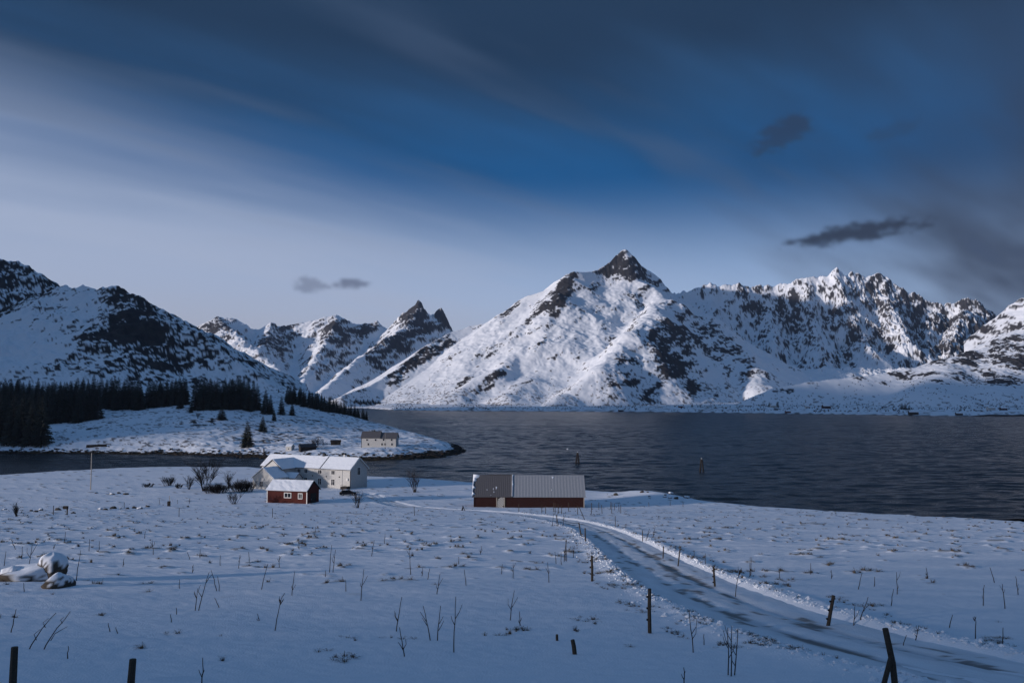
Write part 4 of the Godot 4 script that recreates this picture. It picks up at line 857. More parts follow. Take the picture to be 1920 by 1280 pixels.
func make_road() -> void:
	var nr := 900
	var nc := 26
	var v := PackedVector3Array()
	var c := PackedColorArray()
	var idx := PackedInt32Array()
	for j in nr + 1:
		var z := -6.0 * pow(220.0 / 6.0, float(j) / nr)
		var f := (4.0 - z) * 2.0
		var i0 := mini(int(f), 498)
		var rx := lerpf(road_x[i0], road_x[i0 + 1], f - i0)
		var cc := lerpf(road_c[i0], road_c[i0 + 1], f - i0)
		for i in nc + 1:
			var o := lerpf(-2.3, 2.3, float(i) / nc)
			var x := rx + o / cc
			var rut := exp(-pow((absf(o + 0.1) - 0.85) / 0.26, 2.0))
			var worn_ := n_small.get_noise_2d(o * 0.7, z * 0.16) + 0.6 * n_hum.get_noise_2d(o * 0.9 + 40.0, z * 0.12)
			var y := field_base(x, z) - 0.13 - 0.05 * rut + 0.03 * n_small.get_noise_2d(x * 1.2, z * 0.4) + 0.03 * n_hum.get_noise_2d(x * 0.7, z * 0.25)
			v.append(Vector3(x, y, z))
			var packed_ := Color(0.80, 0.82, 0.85).lerp(Color(0.68, 0.695, 0.72), clampf(0.5 + 0.9 * worn_, 0.0, 1.0))
			var line := exp(-pow((absf(o + 0.1) - 0.85) / 0.16, 2.0)) + 0.6 * exp(-pow((o - 0.25) / 0.1, 2.0)) + 0.5 * exp(-pow((o + 1.3) / 0.12, 2.0))
			packed_ = packed_.lerp(Color(0.50, 0.51, 0.535), clampf(line * (0.45 + 0.9 * n_hum.get_noise_2d(o * 2.0, z * 0.06)), 0.0, 0.8))
			var side := 0.16 if o < 0.0 else -0.02
			var bare := smoothstep(0.36, 0.52, worn_ + 0.34 * rut + side * rut + 0.2 * n_small.get_noise_2d(x * 3.0, z * 2.0) - 0.25 * smoothstep(1.5, 2.0, absf(o)) - 0.1 * smoothstep(45.0, 90.0, -z))
			c.append(packed_.lerp(Color(0.13, 0.115, 0.10), bare * 0.8))
	for j in nr:
		for i in nc:
			var a := j * (nc + 1) + i
			idx.append_array(PackedInt32Array([a, a + nc + 1, a + 1, a + 1, a + nc + 1, a + nc + 2]))
	var arr := []
	arr.resize(Mesh.ARRAY_MAX)
	arr[Mesh.ARRAY_VERTEX] = v
	arr[Mesh.ARRAY_COLOR] = c
	arr[Mesh.ARRAY_INDEX] = idx
	var st := SurfaceTool.new()
	st.create_from_arrays(arr)
	st.generate_normals()
	var o := MeshInstance3D.new()
	o.name = numbered("road")
	o.mesh = st.commit()
	o.material_override = M.ground
	add_child(o)
	tag(o, "packed snow track with wheel ruts curving down to the barn and farmhouse", "", "", "structure")


func make_headland() -> void:
	head_ridges = ridge_pack(RIDGES_HEAD)
	head_rock = packed(ROCK_HEAD)
	sheet("headland", -0.82, -0.035, 480, 395.0, 1420.0, 400, true, true, head_y, head_color, M.far, "wooded snowy headland with a rocky hill across the small bay")


func make_far_shore() -> void:
	sheet("shore", -0.45, 0.78, 560, 1330.0, 3000.0, 110, true, false, far_shore_y, func(x: float, y: float, z: float, _n: Vector3) -> Color:
		var snow := Color(0.83, 0.85, 0.885)
		if y < 1.6:
			return snow.lerp(Color(0.03, 0.027, 0.023), smoothstep(0.0, 0.25, 0.45 - y + 0.8 * n_fine.get_noise_2d(x * 1.5, z)))
		var b := smoothstep(0.30, 0.40, n_fine.get_noise_2d(x * 1.6, z * 0.9) + 0.55 * n_mid.get_noise_2d(x * 1.1, z * 1.1))
		return snow.lerp(Color(0.10, 0.075, 0.06), b * 0.75), M.far, "flat snowy shore below the mountains across the fjord")


var heights := []


func far_y(x: float, z: float) -> float:
	var y := far_shore_y(x, z)
	for k in [0, 1, 4]:
		y = maxf(y, heights[k].call(x, z))
	return y


func alpine(called: String, ridges: Array, caps: Array, c0: float, c1: float, nc: int, d0: float, d1: float, nr: int, rough: Array, bare: float, scrub_to: float, label: String) -> void:
	var rp := ridge_pack(ridges)
	var cp := packed(caps)
	var crest := (rp[0][2] as PackedFloat32Array).duplicate()
	if rp.size() > 1:
		crest.append_array(rp[1][2])
	var hf := func(x: float, z: float) -> float:
		var away := crest_distance(crest, x, z)
		var bend: float = rough[7] * smoothstep(30.0, 220.0, away)
		var t := tents(rp, x + bend * n_mid.get_noise_2d(x * 0.55, z * 0.55 + 300.0), z + bend * n_mid.get_noise_2d(x * 0.55 + 900.0, z * 0.55), 18.0)
		if t < -20.0:
			return -20.0
		var a := clampf((t - 12.0) / 170.0, 0.0, 1.0)
		var r := rockiness(cp, x, z)
		var wx := x + 30.0 * n_mid.get_noise_2d(x * 0.8, z * 0.8)
		var wz := z + 30.0 * n_mid.get_noise_2d(x * 0.8 + 700.0, z * 0.8)
		var keep := 0.22 + 0.78 * smoothstep(15.0, 130.0, away)
		return t - 2.0 * keep + a * (keep * rough[0] * n_ridge.get_noise_2d(wx, wz) + keep * rough[1] * n_mid.get_noise_2d(x, z) + rough[2] * (0.35 + 2.4 * r) * n_fine.get_noise_2d(x, z) + rough[5] * lens(x, t, z, rough[6]) + keep * rough[3] * n_flute.get_noise_2d(wx / maxf(rough[4], 0.5), wz * rough[4]) * (0.5 + 1.5 * r) - keep * rough[3] * 0.5)
	heights.append(hf)
	var cf := func(x: float, y: float, z: float, n: Vector3) -> Color:
		return alpine_color(x, y, z, n, cp, bare, scrub_to, rough[6])
	sheet(called, c0, c1, nc, d0, d1, nr, true, false, hf, cf, M.far, label)


func make_mountains() -> void:
	alpine("mountain", RIDGES_MAIN, ROCK_MAIN, -0.30, 0.37, 640, 1880.0, 3260.0, 340, [13.0, 5.0, 2.6, 3.0, 1.0, 5.0, 0.5, 26.0], 0.54, 70.0, "large snow mountain with a rocky peaked summit, centre of the view")
	alpine("mountain", RIDGES_TWIN, ROCK_TWIN, -0.46, 0.02, 420, 2500.0, 4700.0, 260, [24.0, 12.0, 4.0, 8.0, 0.7, 12.0, 0.6, 8.0], 0.54, 40.0, "distant snow range ending in two pointed horns, left of centre")
	alpine("mountain", RIDGES_WALL, ROCK_WALL, 0.13, 0.72, 560, 2250.0, 3850.0, 270, [24.0, 12.0, 7.0, 24.0, 0.35, 14.0, 1.25, 16.0], 0.60, 80.0, "long dark rock wall of a mountain with snow gullies on the right")
	alpine("mountain", RIDGES_CORRIE, [], 0.55, 0.80, 130, 2150.0, 3000.0, 120, [22.0, 12.0, 6.0, 10.0, 0.5, 8.0, -0.6, 16.0], 0.40, 60.0, "dark rocky shoulder of a mountain at the right edge")
	alpine("hill", RIDGES_FRONT, ROCK_FRONT, 0.24, 0.80, 460, 1560.0, 2420.0, 200, [9.0, 7.0, 3.0, 5.0, 0.8, 6.0, -0.55, 20.0], 0.48, 40.0, "low rocky snow hill in front at the right edge")


func make_shading_hills() -> void:
	# the mountain beyond the left edge that keeps the headland in shade, and the slope behind that shades the nearest snow
	var side := ridge_pack([[1.5, 1.2, 0, [-1750, 330, -1250, -1500, 470, -900, -1350, 480, -640, -1300, 330, -330, -1250, 60, -150]]])
	sheet("mountain", -2500.0, -760.0, 120, 60.0, 1900.0, 120, false, false, func(x: float, z: float) -> float:
		return tents(side, x, z, 10.0) - 1.0 + 25.0 * n_ridge.get_noise_2d(x, z) * clampf(tents(side, x, z, 10.0) / 100.0, 0.0, 1.0), func(x: float, y: float, z: float, n: Vector3) -> Color:
		return alpine_color(x, y, z, n, PackedFloat32Array(), 0.6, 40.0), M.far, "snow mountain rising beyond the left edge of the view")
	# the ridge that runs back from the central summit towards the rock wall and keeps that wall in shade
	var link := ridge_pack([[1.15, 1.1, 0, [433, 570, -3080, 480, 572, -3250, 557, 577, -3500, 639, 586, -3800, 739, 584, -4200]]])
	sheet("mountain", 250.0, 1100.0, 80, 3080.0, 4300.0, 90, false, false, func(x: float, z: float) -> float:
		return tents(link, x, z, 10.0) - 6.0 + 14.0 * n_ridge.get_noise_2d(x, z) - 8.0, func(x: float, y: float, z: float, n: Vector3) -> Color:
		return alpine_color(x, y, z, n, PackedFloat32Array(), 0.6, 40.0), M.far, "snow ridge running back from the central summit")
	var back := ridge_pack([[1.4, 1.1, 0, [-900, 140, 330, -700, 128, 255, -514, 113, 186, -430, 84, 162]]])
	sheet("hill", -1150.0, -270.0, 110, -600.0, 20.0, 80, false, false, func(x: float, z: float) -> float:
		return maxf(tents(back, x, z, 6.0), 0.0) + 2.0 * n_mid.get_noise_2d(x, z), func(x: float, y: float, z: float, n: Vector3) -> Color:
		return alpine_color(x, y, z, n, PackedFloat32Array(), 0.7, 10.0), M.far, "snowy knoll behind the viewpoint on the left")


# ------------------------------------------------------------------ building parts
var cur := Transform3D()


func gable_body(st: SurfaceTool, x0: float, x1: float, z0: float, z1: float, y0: float, h: float, rise: float) -> void:
	var zc := (z0 + z1) * 0.5
	quad(st, Vector3(x0, y0, z1), Vector3(x0, h, z1), Vector3(x1, h, z1), Vector3(x1, y0, z1))
	quad(st, Vector3(x1, y0, z0), Vector3(x1, h, z0), Vector3(x0, h, z0), Vector3(x0, y0, z0))
	quad(st, Vector3(x1, y0, z1), Vector3(x1, h, z1), Vector3(x1, h, z0), Vector3(x1, y0, z0))
	quad(st, Vector3(x0, y0, z0), Vector3(x0, h, z0), Vector3(x0, h, z1), Vector3(x0, y0, z1))
	for v in [Vector3(x1, h, z1), Vector3(x1, h + rise, zc), Vector3(x1, h, z0), Vector3(x0, h, z0), Vector3(x0, h + rise, zc), Vector3(x0, h, z1)]:
		st.add_vertex(cur * v)


# one slope of a roof, from the ridge down past the eave; a sheet with thickness whose top may ripple
func slope(st: SurfaceTool, x0: float, x1: float, zc: float, half: float, h: float, rise: float, side: float, over: float, lift: float, thick: float, step := 0.0, bump := 0.0, ribs := 0.0) -> void:
	var long := Vector2(half, rise).length()
	var down := Vector3(0, -rise, half * side) / long
	var up := Vector3(0, half, rise * side) / long
	var top := Vector3(0, h + rise, zc) + up * lift
	var full := long + over
	var nx := maxi(2, int(absf(x1 - x0) / (ribs * 0.25 if ribs > 0.0 else 0.8)))
	var nd := maxi(2, int(full / (0.17 if step > 0.0 else 0.6)))
	var pts := []
	for j in nd + 1:
		var row := []
		for i in nx + 1:
			var s := full * j / nd
			var x := lerpf(x0, x1, float(i) / nx)
			var t := thick
			if step > 0.0:
				t += step * (fmod(s, 0.36) / 0.36)
			if bump > 0.0:
				t += bump * n_hum.get_noise_2d(x * 1.7 + zc * 9.0, s * 1.7)
			if ribs > 0.0:
				t += 0.011 * cos(TAU * i / 4.0)
			row.append(Vector3(x, 0, 0) + top + down * s + up * t)
		pts.append(row)
	var base := func(i: int, j: int) -> Vector3:
		return Vector3(lerpf(x0, x1, float(i) / nx), 0, 0) + top + down * (full * j / nd)
	for j in nd:
		for i in nx:
			quad(st, pts[j][i], pts[j][i + 1], pts[j + 1][i + 1], pts[j + 1][i])
	for i in nx:
		quad(st, pts[nd][i], pts[nd][i + 1], base.call(i + 1, nd), base.call(i, nd))
		quad(st, pts[0][i + 1], pts[0][i], base.call(i, 0), base.call(i + 1, 0))
	for j in nd:
		quad(st, pts[j][0], pts[j + 1][0], base.call(0, j + 1), base.call(0, j))
		quad(st, pts[j + 1][nx], pts[j][nx], base.call(nx, j), base.call(nx, j + 1))
	quad(st, base.call(0, nd), base.call(nx, nd), base.call(nx, 0), base.call(0, 0))


func gable_roof(parent: Node, called: String, mat: Material, x0: float, x1: float, z0: float, z1: float, h: float, rise: float, over: float, lift: float, thick: float, step := 0.0, bump := 0.0, ribs := 0.0) -> MeshInstance3D:
	var st := begin()
	var half := absf(z1 - z0) * 0.5
	for s in [1.0, -1.0]:
		slope(st, x0, x1, (z0 + z1) * 0.5, half, h, rise, s, over, lift, thick, step, bump, ribs)
	return part(st, called, mat, parent)


# a window set on a wall; b.z is the wall's outward direction
func window(parent: Node, c: Vector3, w: float, h: float, b: Basis, panes: int, frame_mat: Material, board := 0.12) -> void:
	var st := begin()
	box(st, c + b * Vector3(-w * 0.5 - board * 0.5, 0, 0.03), Vector3(board, h + board * 2, 0.07), b)
	box(st, c + b * Vector3(w * 0.5 + board * 0.5, 0, 0.03), Vector3(board, h + board * 2, 0.07), b)
	box(st, c + b * Vector3(0, h * 0.5 + board * 0.5, 0.032), Vector3(w, board, 0.066), b)
	box(st, c + b * Vector3(0, -h * 0.5 - board * 0.5, 0.045), Vector3(w, board, 0.09), b)
	for i in range(1, panes):
		box(st, c + b * Vector3(-w * 0.5 + w * i / panes, 0, 0.03), Vector3(0.09, h, 0.06), b)
	var f := part(st, "window", frame_mat, parent)
	for i in panes:
		var p := begin()
		box(p, c + b * Vector3(-w * 0.5 + w * (i + 0.5) / panes, 0, 0.012), Vector3(w / panes - 0.1, h - 0.02, 0.02), b)
		part(p, "pane", M.glass, f)
		if h > 1.3:
			var bar := begin()
			box(bar, c + b * Vector3(-w * 0.5 + w * (i + 0.5) / panes, h * 0.12, 0.03), Vector3(w / panes - 0.1, 0.05, 0.04), b)
			part(bar, "glazing_bar", frame_mat, f)


func one_box(parent: Node, called: String, mat: Material, c: Vector3, size: Vector3, b := Basis()) -> MeshInstance3D:
	var st := begin()
	box(st, c, size, b)
	return part(st, called, mat, parent)


func ground_under(x: float, z: float) -> Vector3:
	return Vector3(x, field_y(x, z), z)


func head_under(x: float, z: float) -> Vector3:
	return Vector3(x, head_y(x, z), z)


func make_farmhouse() -> void:
	var at := Vector2(-45.52, -233.63)
	var base := ground_under(at.x, at.y)
	var t := thing("farmhouse", base + Vector3(0, 0.1, 0), deg_to_rad(-27.0), "large white two-storey wooden farmhouse with snowy roof by the shore", "house")
	var front := Basis()
	var right := Basis(Vector3.UP, PI / 2)
	var st := begin()
	gable_body(st, -33.0, 0.0, -7.8, 0.0, -1.2, 5.3, 3.0)
	part(st, "wall", M.white, t)
	gable_roof(t, "roof", M.roof_dark, -33.4, 0.35, -7.8, 0.0, 5.3, 3.0, 0.45, 0.02, 0.12)
	gable_roof(t, "roof_snow", M.snow, -33.3, -10.75, -7.8, 0.0, 5.3, 3.0, 0.38, 0.15, 0.07, 0.05, 0.03)
	gable_roof(t, "roof_snow", M.snow, -10.35, 0.28, -7.8, 0.0, 5.3, 3.0, 0.38, 0.15, 0.07, 0.06, 0.02)
	# wing towards the field, ridge at right angles
	cur = Transform3D(Basis(Vector3.UP, PI / 2), Vector3(-23.5, 0, 0))
	st = begin()
	gable_body(st, -5.6, 1.0, -3.5, 3.5, -1.2, 5.1, 2.5)
	part(st, "wing_wall", M.white, t)
	gable_roof(t, "wing_roof", M.roof_dark, -5.95, 3.2, -3.5, 3.5, 5.1, 2.5, 0.4, 0.03, 0.1)
	gable_roof(t, "roof_snow", M.snow, -5.85, 3.4, -3.5, 3.5, 5.1, 2.5, 0.33, 0.14, 0.14, 0.0, 0.05)
	# lower annex in front of it
	cur = Transform3D(Basis(Vector3.UP, PI / 2), Vector3(-21.8, 0, 5.6))
	st = begin()
	gable_body(st, -5.6, 0.4, -3.8, 3.8, -1.2, 3.0, 2.7)
	part(st, "annex_wall", M.white, t)
	gable_roof(t, "annex_roof", M.trim, -5.95, 0.3, -3.8, 3.8, 3.0, 2.7, 0.4, 0.03, 0.1)
	gable_roof(t, "roof_snow", M.snow, -5.8, 0.3, -3.8, 3.8, 3.0, 2.7, 0.3, 0.14, 0.14, 0.0, 0.05)
	cur = Transform3D(Basis(), Vector3(-16.8, 0, 3.6))
	# small porch roof in the corner
	st = begin()
	gable_body(st, -3.2, 1.2, -1.4, 1.4, -1.2, 2.7, 1.3)
	part(st, "porch_wall", M.white, t)
	gable_roof(t, "porch_roof", M.roof_dark, -3.2, 1.5, -1.4, 1.4, 2.7, 1.3, 0.3, 0.02, 0.08)
	gable_roof(t, "roof_snow", M.snow, -3.2, 1.45, -1.4, 1.4, 2.7, 1.3, 0.25, 0.12, 0.1, 0.0, 0.04)
	cur = Transform3D()
	for x in [-6.1, -10.9, -16.0, -18.6]:
		window(t, Vector3(x, 4.25, 0.0), 1.15, 1.05, front, 2, M.trim)
		window(t, Vector3(x, 1.5, 0.0), 1.15, 1.65, front, 2, M.trim)
	window(t, Vector3(0.0, 4.55, -3.9), 1.3, 2.0, right, 2, M.trim, 0.16)
	cur = Transform3D(Basis(Vector3.UP, 0.0), Vector3(-21.8, 0, 11.2))
	window(t, Vector3(-0.6, 1.2, 0.0), 1.3, 1.5, front, 2, M.trim)
	cur = Transform3D()
	for y in [[-8.5, 3.0], [-13.5, 3.05], [-3.8, 3.1]]:
		one_box(t, "vent", M.roof_dark, Vector3(y[0], y[1], 0.05), Vector3(0.34, 0.34, 0.1))
	one_box(t, "downpipe", M.trim, Vector3(-2.9, 2.4, 0.07), Vector3(0.1, 5.6, 0.1))
	one_box(t, "corner_board", M.roof_dark, Vector3(0.03, 2.1, 0.03), Vector3(0.12, 6.4, 0.12))
	one_box(t, "meter_box", M.trim, Vector3(-0.95, 2.5, 0.14), Vector3(0.6, 0.7, 0.26))
	one_box(t, "steps", M.dark_wood, Vector3(-1.0, 0.2, 0.9), Vector3(2.2, 0.8, 1.6))
	one_box(t, "step_rail", M.dark_wood, Vector3(-1.0, 0.95, 1.66), Vector3(2.2, 0.08, 0.08))
	for s in [-1.0, 1.0]:
		var a := Vector3(0.37, 5.3, -3.9 + s * 3.9)
		var b := Vector3(0.37, 8.3, -3.9)
		var dir := (b - a).normalized()
		one_box(t, "bargeboard", M.trim, (a + b) * 0.5 - dir * 0.25 + Vector3(0, 0.02, 0), Vector3(0.08, 0.28, a.distance_to(b) + 0.7), Basis(Vector3.RIGHT, dir.cross(Vector3.RIGHT).normalized() * s, dir * s))
	one_box(t, "chimney", M.roof_dark, Vector3(-12.6, 8.7, -3.9), Vector3(0.7, 1.1, 0.7))
	one_box(t, "roof_vent", M.trim, Vector3(-5.2, 8.75, -3.9), Vector3(0.35, 0.7, 0.35))


func make_shed() -> void:
	var at := Vector2(-48.10, -195.17)
	var base := ground_under(at.x, at.y)
	var t := thing("red_shed", base + Vector3(0, 0.05, 0), deg_to_rad(-16.0), "small red wooden shed with white window frames in front of the farmhouse", "shed")
	var st := begin()
	gable_body(st, -10.6, 0.0, -5.6, 0.0, -1.0, 2.9, 2.0)
	for i in 35:
		box(st, Vector3(-0.15 - i * 0.3, 1.0, 0.012), Vector3(0.05, 3.8, 0.03))
	for i in 18:
		var z := -0.15 - i * 0.31
		var top := 2.9 + 2.0 * (1.0 - absf(z + 2.8) / 2.8)
		box(st, Vector3(0.012, (top - 1.0) * 0.5, z), Vector3(0.03, top + 0.9, 0.05))
	part(st, "wall", M.red, t)
	gable_roof(t, "roof", M.dark_wood, -10.9, 0.3, -5.6, 0.0, 2.9, 2.0, 0.4, 0.02, 0.1)
	gable_roof(t, "roof_snow", M.snow, -10.85, 0.2, -5.6, 0.0, 2.9, 2.0, 0.36, 0.125, 0.13, 0.0, 0.09)
	window(t, Vector3(-5.1, 1.75, 0.03), 1.6, 0.95, Basis(), 2, M.trim, 0.17)
	window(t, Vector3(-1.75, 1.65, 0.03), 0.85, 1.05, Basis(), 2, M.trim, 0.17)
	for x in [-10.58, -0.02]:
		one_box(t, "corner_board", M.trim, Vector3(x, 0.95, 0.04), Vector3(0.22, 3.9, 0.1))
	for s in [-1.0, 1.0]:
		var a := Vector3(0.3, 2.9, -2.8 + s * 2.8)
		var b := Vector3(0.3, 4.9, -2.8)
		var dir := (b - a).normalized()
		one_box(t, "bargeboard", M.dark_wood, (a + b) * 0.5 - dir * 0.2, Vector3(0.06, 0.2, a.distance_to(b) + 0.5), Basis(Vector3.RIGHT, dir.cross(Vector3.RIGHT).normalized() * s, dir * s))
	var d := one_box(t, "door", M.dark_wood, Vector3(0.03, 0.75, -2.9), Vector3(0.06, 2.7, 2.6))
	one_box(d, "handle", M.steel, Vector3(0.09, 0.75, -1.9), Vector3(0.06, 0.25, 0.06))


func make_barn() -> void:
	var at := Vector2(-8.46, -183.68)
	var base := ground_under(at.x, at.y)
	base.y = minf(base.y, field_base(at.x, at.y))
	var t := thing("red_barn", base + Vector3(0.0, -0.05, 0), deg_to_rad(-0.8), "long dark red barn with grey metal roof standing alone near the shore", "barn")
	var long := 24.4
	var st := begin()
	gable_body(st, 0.0, long, -10.0, 0.0, -1.2, 2.5, 4.1)
	for i in 97:
		box(st, Vector3(0.13 + i * 0.25, 0.66, 0.012), Vector3(0.05, 3.66, 0.034))
	part(st, "wall", M.barn, t)
	var r1 := gable_roof(t, "roof", M.roof_old, -0.35, 8.55, -10.0, 0.0, 2.5, 4.1, 0.4, 0.06, 0.06, 0.0, 0.0, 0.42)
	r1.set_meta("label", "older dark corrugated roof half with snow on its verge")
	var r2 := gable_roof(t, "roof", M.roof_new, 8.6, long + 0.3, -10.0, 0.0, 2.5, 4.1, 0.36, 0.02, 0.05, 0.0, 0.0, 0.7)
	r2.set_meta("label", "lighter smooth metal roof half")
	# wind-packed snow on the verge and the seam
	for a in [[-0.38, 1.0, 0.16, 0.0], [8.42, 8.95, 0.12, 0.0]]:
		var sn := begin(true)
		var n := 26
		for j in n:
			var row := []
			for k in 2:
				var f := float(j + k) / n
				var wob := 0.55 + 0.6 * n_hum.get_noise_2d(f * 14.0, a[0] * 3.0) - 0.35 * f
				var w: float = maxf(0.16, (a[1] - a[0]) * wob * (1.25 - 0.5 * f))
				var y0 := 6.6 - 4.1 * f * 1.03
				var z0 := -5.0 + 5.0 * f * 1.03
				var nrm := Vector3(0, 5.0, 4.1).normalized()
				var p := Vector3(a[0], y0, z0) + nrm * 0.12
				row.append([p - nrm * 0.05, p + nrm * a[2], p + Vector3(w * 0.6, 0, 0) + nrm * a[2] * 0.9, p + Vector3(w, 0, 0) - nrm * 0.02])
			for m in 3:
				quad(sn, row[0][m], row[0][m + 1], row[1][m + 1], row[1][m])
		part(sn, "roof_snow", M.snow, t)
	for q in [[4.95, 0.62, 0.30, 0.9], [4.3, 0.68, 0.16, 0.7], [4.45, 0.82, 0.2, 0.4], [2.9, 0.72, 0.2, 0.3], [17.6, 0.12, 0.45, 0.7], [17.3, 0.72, 0.25, 0.4], [3.8, 0.97, 0.12, 0.3]]:
		var sn2 := begin(true)
		var nrm2 := Vector3(0, 5.0, 4.1).normalized()
		var dn := Vector3(0, -4.1, 5.0).normalized()
		var mid := Vector3(q[0], 6.6 - 4.1 * q[1], -5.0 + 5.0 * q[1]) + nrm2 * 0.125
		for k in 9:
			var a0 := TAU * k / 9
			var a1 := TAU * (k + 1) / 9
			var w0: float = 0.8 + 0.4 * sin(k * 2.3)
			var w1: float = 0.8 + 0.4 * sin((k + 1) % 9 * 2.3)
			for v in [mid + nrm2 * 0.07, mid + Vector3(q[2] * cos(a0) * w0 * 0.6, 0, 0) - dn * q[3] * sin(a0) * w0 * 0.6, mid + Vector3(q[2] * cos(a1) * w1 * 0.6, 0, 0) - dn * q[3] * sin(a1) * w1 * 0.6]:
				sn2.add_vertex(v)
		part(sn2, "roof_snow", M.snow, t)
	one_box(t, "ridge_cap", M.roof_dark, Vector3(5.9, 6.72, -5.0), Vector3(5.2, 0.1, 0.3))
	# slatted door: two posts and slanting laths
	var d := one_box(t, "door", M.dark_wood, Vector3(5.95, 0.75, 0.035), Vector3(1.5, 2.9, 0.03))
	for x in [5.1, 6.8]:
		one_box(d, "door_post", M.pale_wood, Vector3(x, 0.8, 0.08), Vector3(0.2, 3.2, 0.12))
	var tilt := Basis(Vector3.BACK, deg_to_rad(33.0))
	for i in 7:
		var y := -0.1 + i * 0.36
		one_box(d, "slat", M.trim, Vector3(5.95, y, 0.075), Vector3(1.7 if i > 0 and i < 6 else 1.3, 0.15, 0.03), tilt)
	one_box(t, "corner_board", M.pale_wood, Vector3(long - 0.08, 0.9, 0.05), Vector3(0.2, 3.2, 0.1))
	one_box(t, "corner_board", M.barn, Vector3(0.08, 0.9, 0.05), Vector3(0.16, 3.2, 0.1))
	one_box(t, "fascia", M.dark_wood, Vector3(long * 0.5, 2.4, 0.06), Vector3(long - 0.6, 0.16, 0.06))


func small_house(called: String, at: Vector3, turn: float, long: float, deep: float, h: float, rise: float, wall: Material, roof: Material, snowy: bool, label: String, category: String) -> Node3D:
	var t := thing(called, at, turn, label, category)
	var st := begin()
	gable_body(st, 0.0, long, -deep, 0.0, -1.5, h, rise)
	part(st, "wall", wall, t)
	gable_roof(t, "roof", roof, -0.25, long + 0.25, -deep, 0.0, h, rise, 0.3, 0.02, 0.12)
	if snowy:
		gable_roof(t, "roof_snow", M.snow, -0.2, long + 0.2, -deep, 0.0, h, rise, 0.26, 0.15, 0.14, 0.0, 0.04)
	return t


func make_headland_buildings() -> void:
	var p := Vector2(-78.62, -432.00)
	var base := head_under(p.x + 9.0, p.y)
	base.x = p.x
	var t := thing("shore_house", base, deg_to_rad(-2.0), "white two-storey house with dark grey roof alone on the headland's point", "house")
	var st := begin()
	gable_body(st, 0.0, 18.2, -8.0, 0.0, -1.5, 4.5, 3.0)
	part(st, "wall", M.white, t)
	gable_roof(t, "roof", M.roof_old, -0.4, 9.9, -8.0, 0.0, 4.75, 3.2, 0.3, 0.1, 0.12, 0.0, 0.0, 0.5)
	gable_roof(t, "roof", M.roof_old, 9.95, 18.6, -8.0, 0.0, 4.45, 2.85, 0.3, 0.02, 0.12, 0.0, 0.0, 0.5)
	for x in [3.0, 7.5, 11.7, 15.9]:
		window(t, Vector3(x, 3.75, 0.0), 0.95, 0.9, Basis(), 1, M.trim)
	for x in [3.7, 10.9, 12.5, 16.1]:
		window(t, Vector3(x, 1.5, 0.0), 0.85, 1.2, Basis(), 1, M.trim)
	one_box(t, "chimney", M.roof_dark, Vector3(6.0, 8.2, -4.0), Vector3(0.7, 1.2, 0.7))
	one_box(t, "corner_board", M.roof_dark, Vector3(18.2, 1.6, 0.02), Vector3(0.14, 6.0, 0.12))
	one_box(t, "corner_board", M.roof_dark, Vector3(0.0, 1.6, 0.02), Vector3(0.14, 6.0, 0.12))
	p = Vector2(-116.39, -426.00)
	var hut := small_house("white_hut", head_under(p.x, p.y), deg_to_rad(-12.0), 3.2, 3.4, 2.3, 1.0, M.white, M.trim, true, "tiny white hut on the headland shore left of the dark boat shed", "hut")
	window(hut, Vector3(1.6, 1.2, 0.0), 0.6, 0.6, Basis(), 1, M.trim)
	p = Vector2(-107.70, -422.00)
	var bs := small_house("boat_shed", head_under(p.x, p.y), deg_to_rad(28.0), 8.0, 4.0, 2.6, 1.4, M.dark_wood, M.roof_dark, false, "dark wooden boat shed on the headland shore beside the white hut", "shed")
	one_box(bs, "door", M.post, Vector3(-0.02, 0.8, -2.0), Vector3(0.06, 2.2, 2.0))
	p = Vector2(-97.54, -446.00)
	var sb := small_house("brown_shed", head_under(p.x, p.y), deg_to_rad(14.0), 5.2, 3.0, 1.7, 0.9, M.post, M.dark_wood, false, "small low brown shed behind the dark boat shed on the headland", "shed")
	one_box(sb, "door", M.dark_wood, Vector3(2.4, 0.6, 0.02), Vector3(1.0, 1.7, 0.06))
	p = Vector2(-231.97, -452.00)
	var jetty := thing("stone_jetty", head_under(p.x, p.y), deg_to_rad(7.0), "low dark stone jetty below the large left spruce grove", "jetty")
	for i in 9:
		var r := lump(40 + i, 0.3)
		r.name = "stone"
		jetty.add_child(r, true)
		r.position = Vector3(0.6 + i * 1.35, 0.25, 0.3 * sin(i * 3.1))
		r.scale = Vector3(0.95, 0.85 - 0.03 * i, 0.8)
	one_box(jetty, "planking", M.dark_wood, Vector3(5.2, 0.55, 0.5), Vector3(10.4, 1.7, 0.5), Basis(Vector3.BACK, 0.03))
	one_box(jetty, "beam", M.dark_wood, Vector3(6.5, 1.45, 0.5), Vector3(12.5, 0.22, 0.6), Basis(Vector3.BACK, 0.03))
	p = Vector2(-64.89, -424.00)
	var pole := thing("flag_pole", head_under(p.x, p.y), 0.0, "thin pole in front of the white house on the headland", "pole")
	st = begin()
	tube(st, [Vector3(0, -0.5, 0), Vector3(0, 8.5, 0)], 0.09, 0.05, 6)
	part(st, "shaft", M.pale_wood, pole)
	one_box(pole, "foot", M.dark_wood, Vector3(0, 0.2, 0), Vector3(0.4, 0.6, 0.4))
	p = Vector2(-128.22, -428.00)
	var stump := thing("shore_stump", head_under(p.x, p.y), 0.0, "short dark stump at the headland's waterline below the lone spruces", "stump")
	st = begin()
	tube(st, [Vector3(0, -0.5, 0), Vector3(0.1, 0.7, 0), Vector3(0.0, 1.5, 0.1)], 0.4, 0.25, 7)
	part(st, "trunk", M.dark_wood, stump)


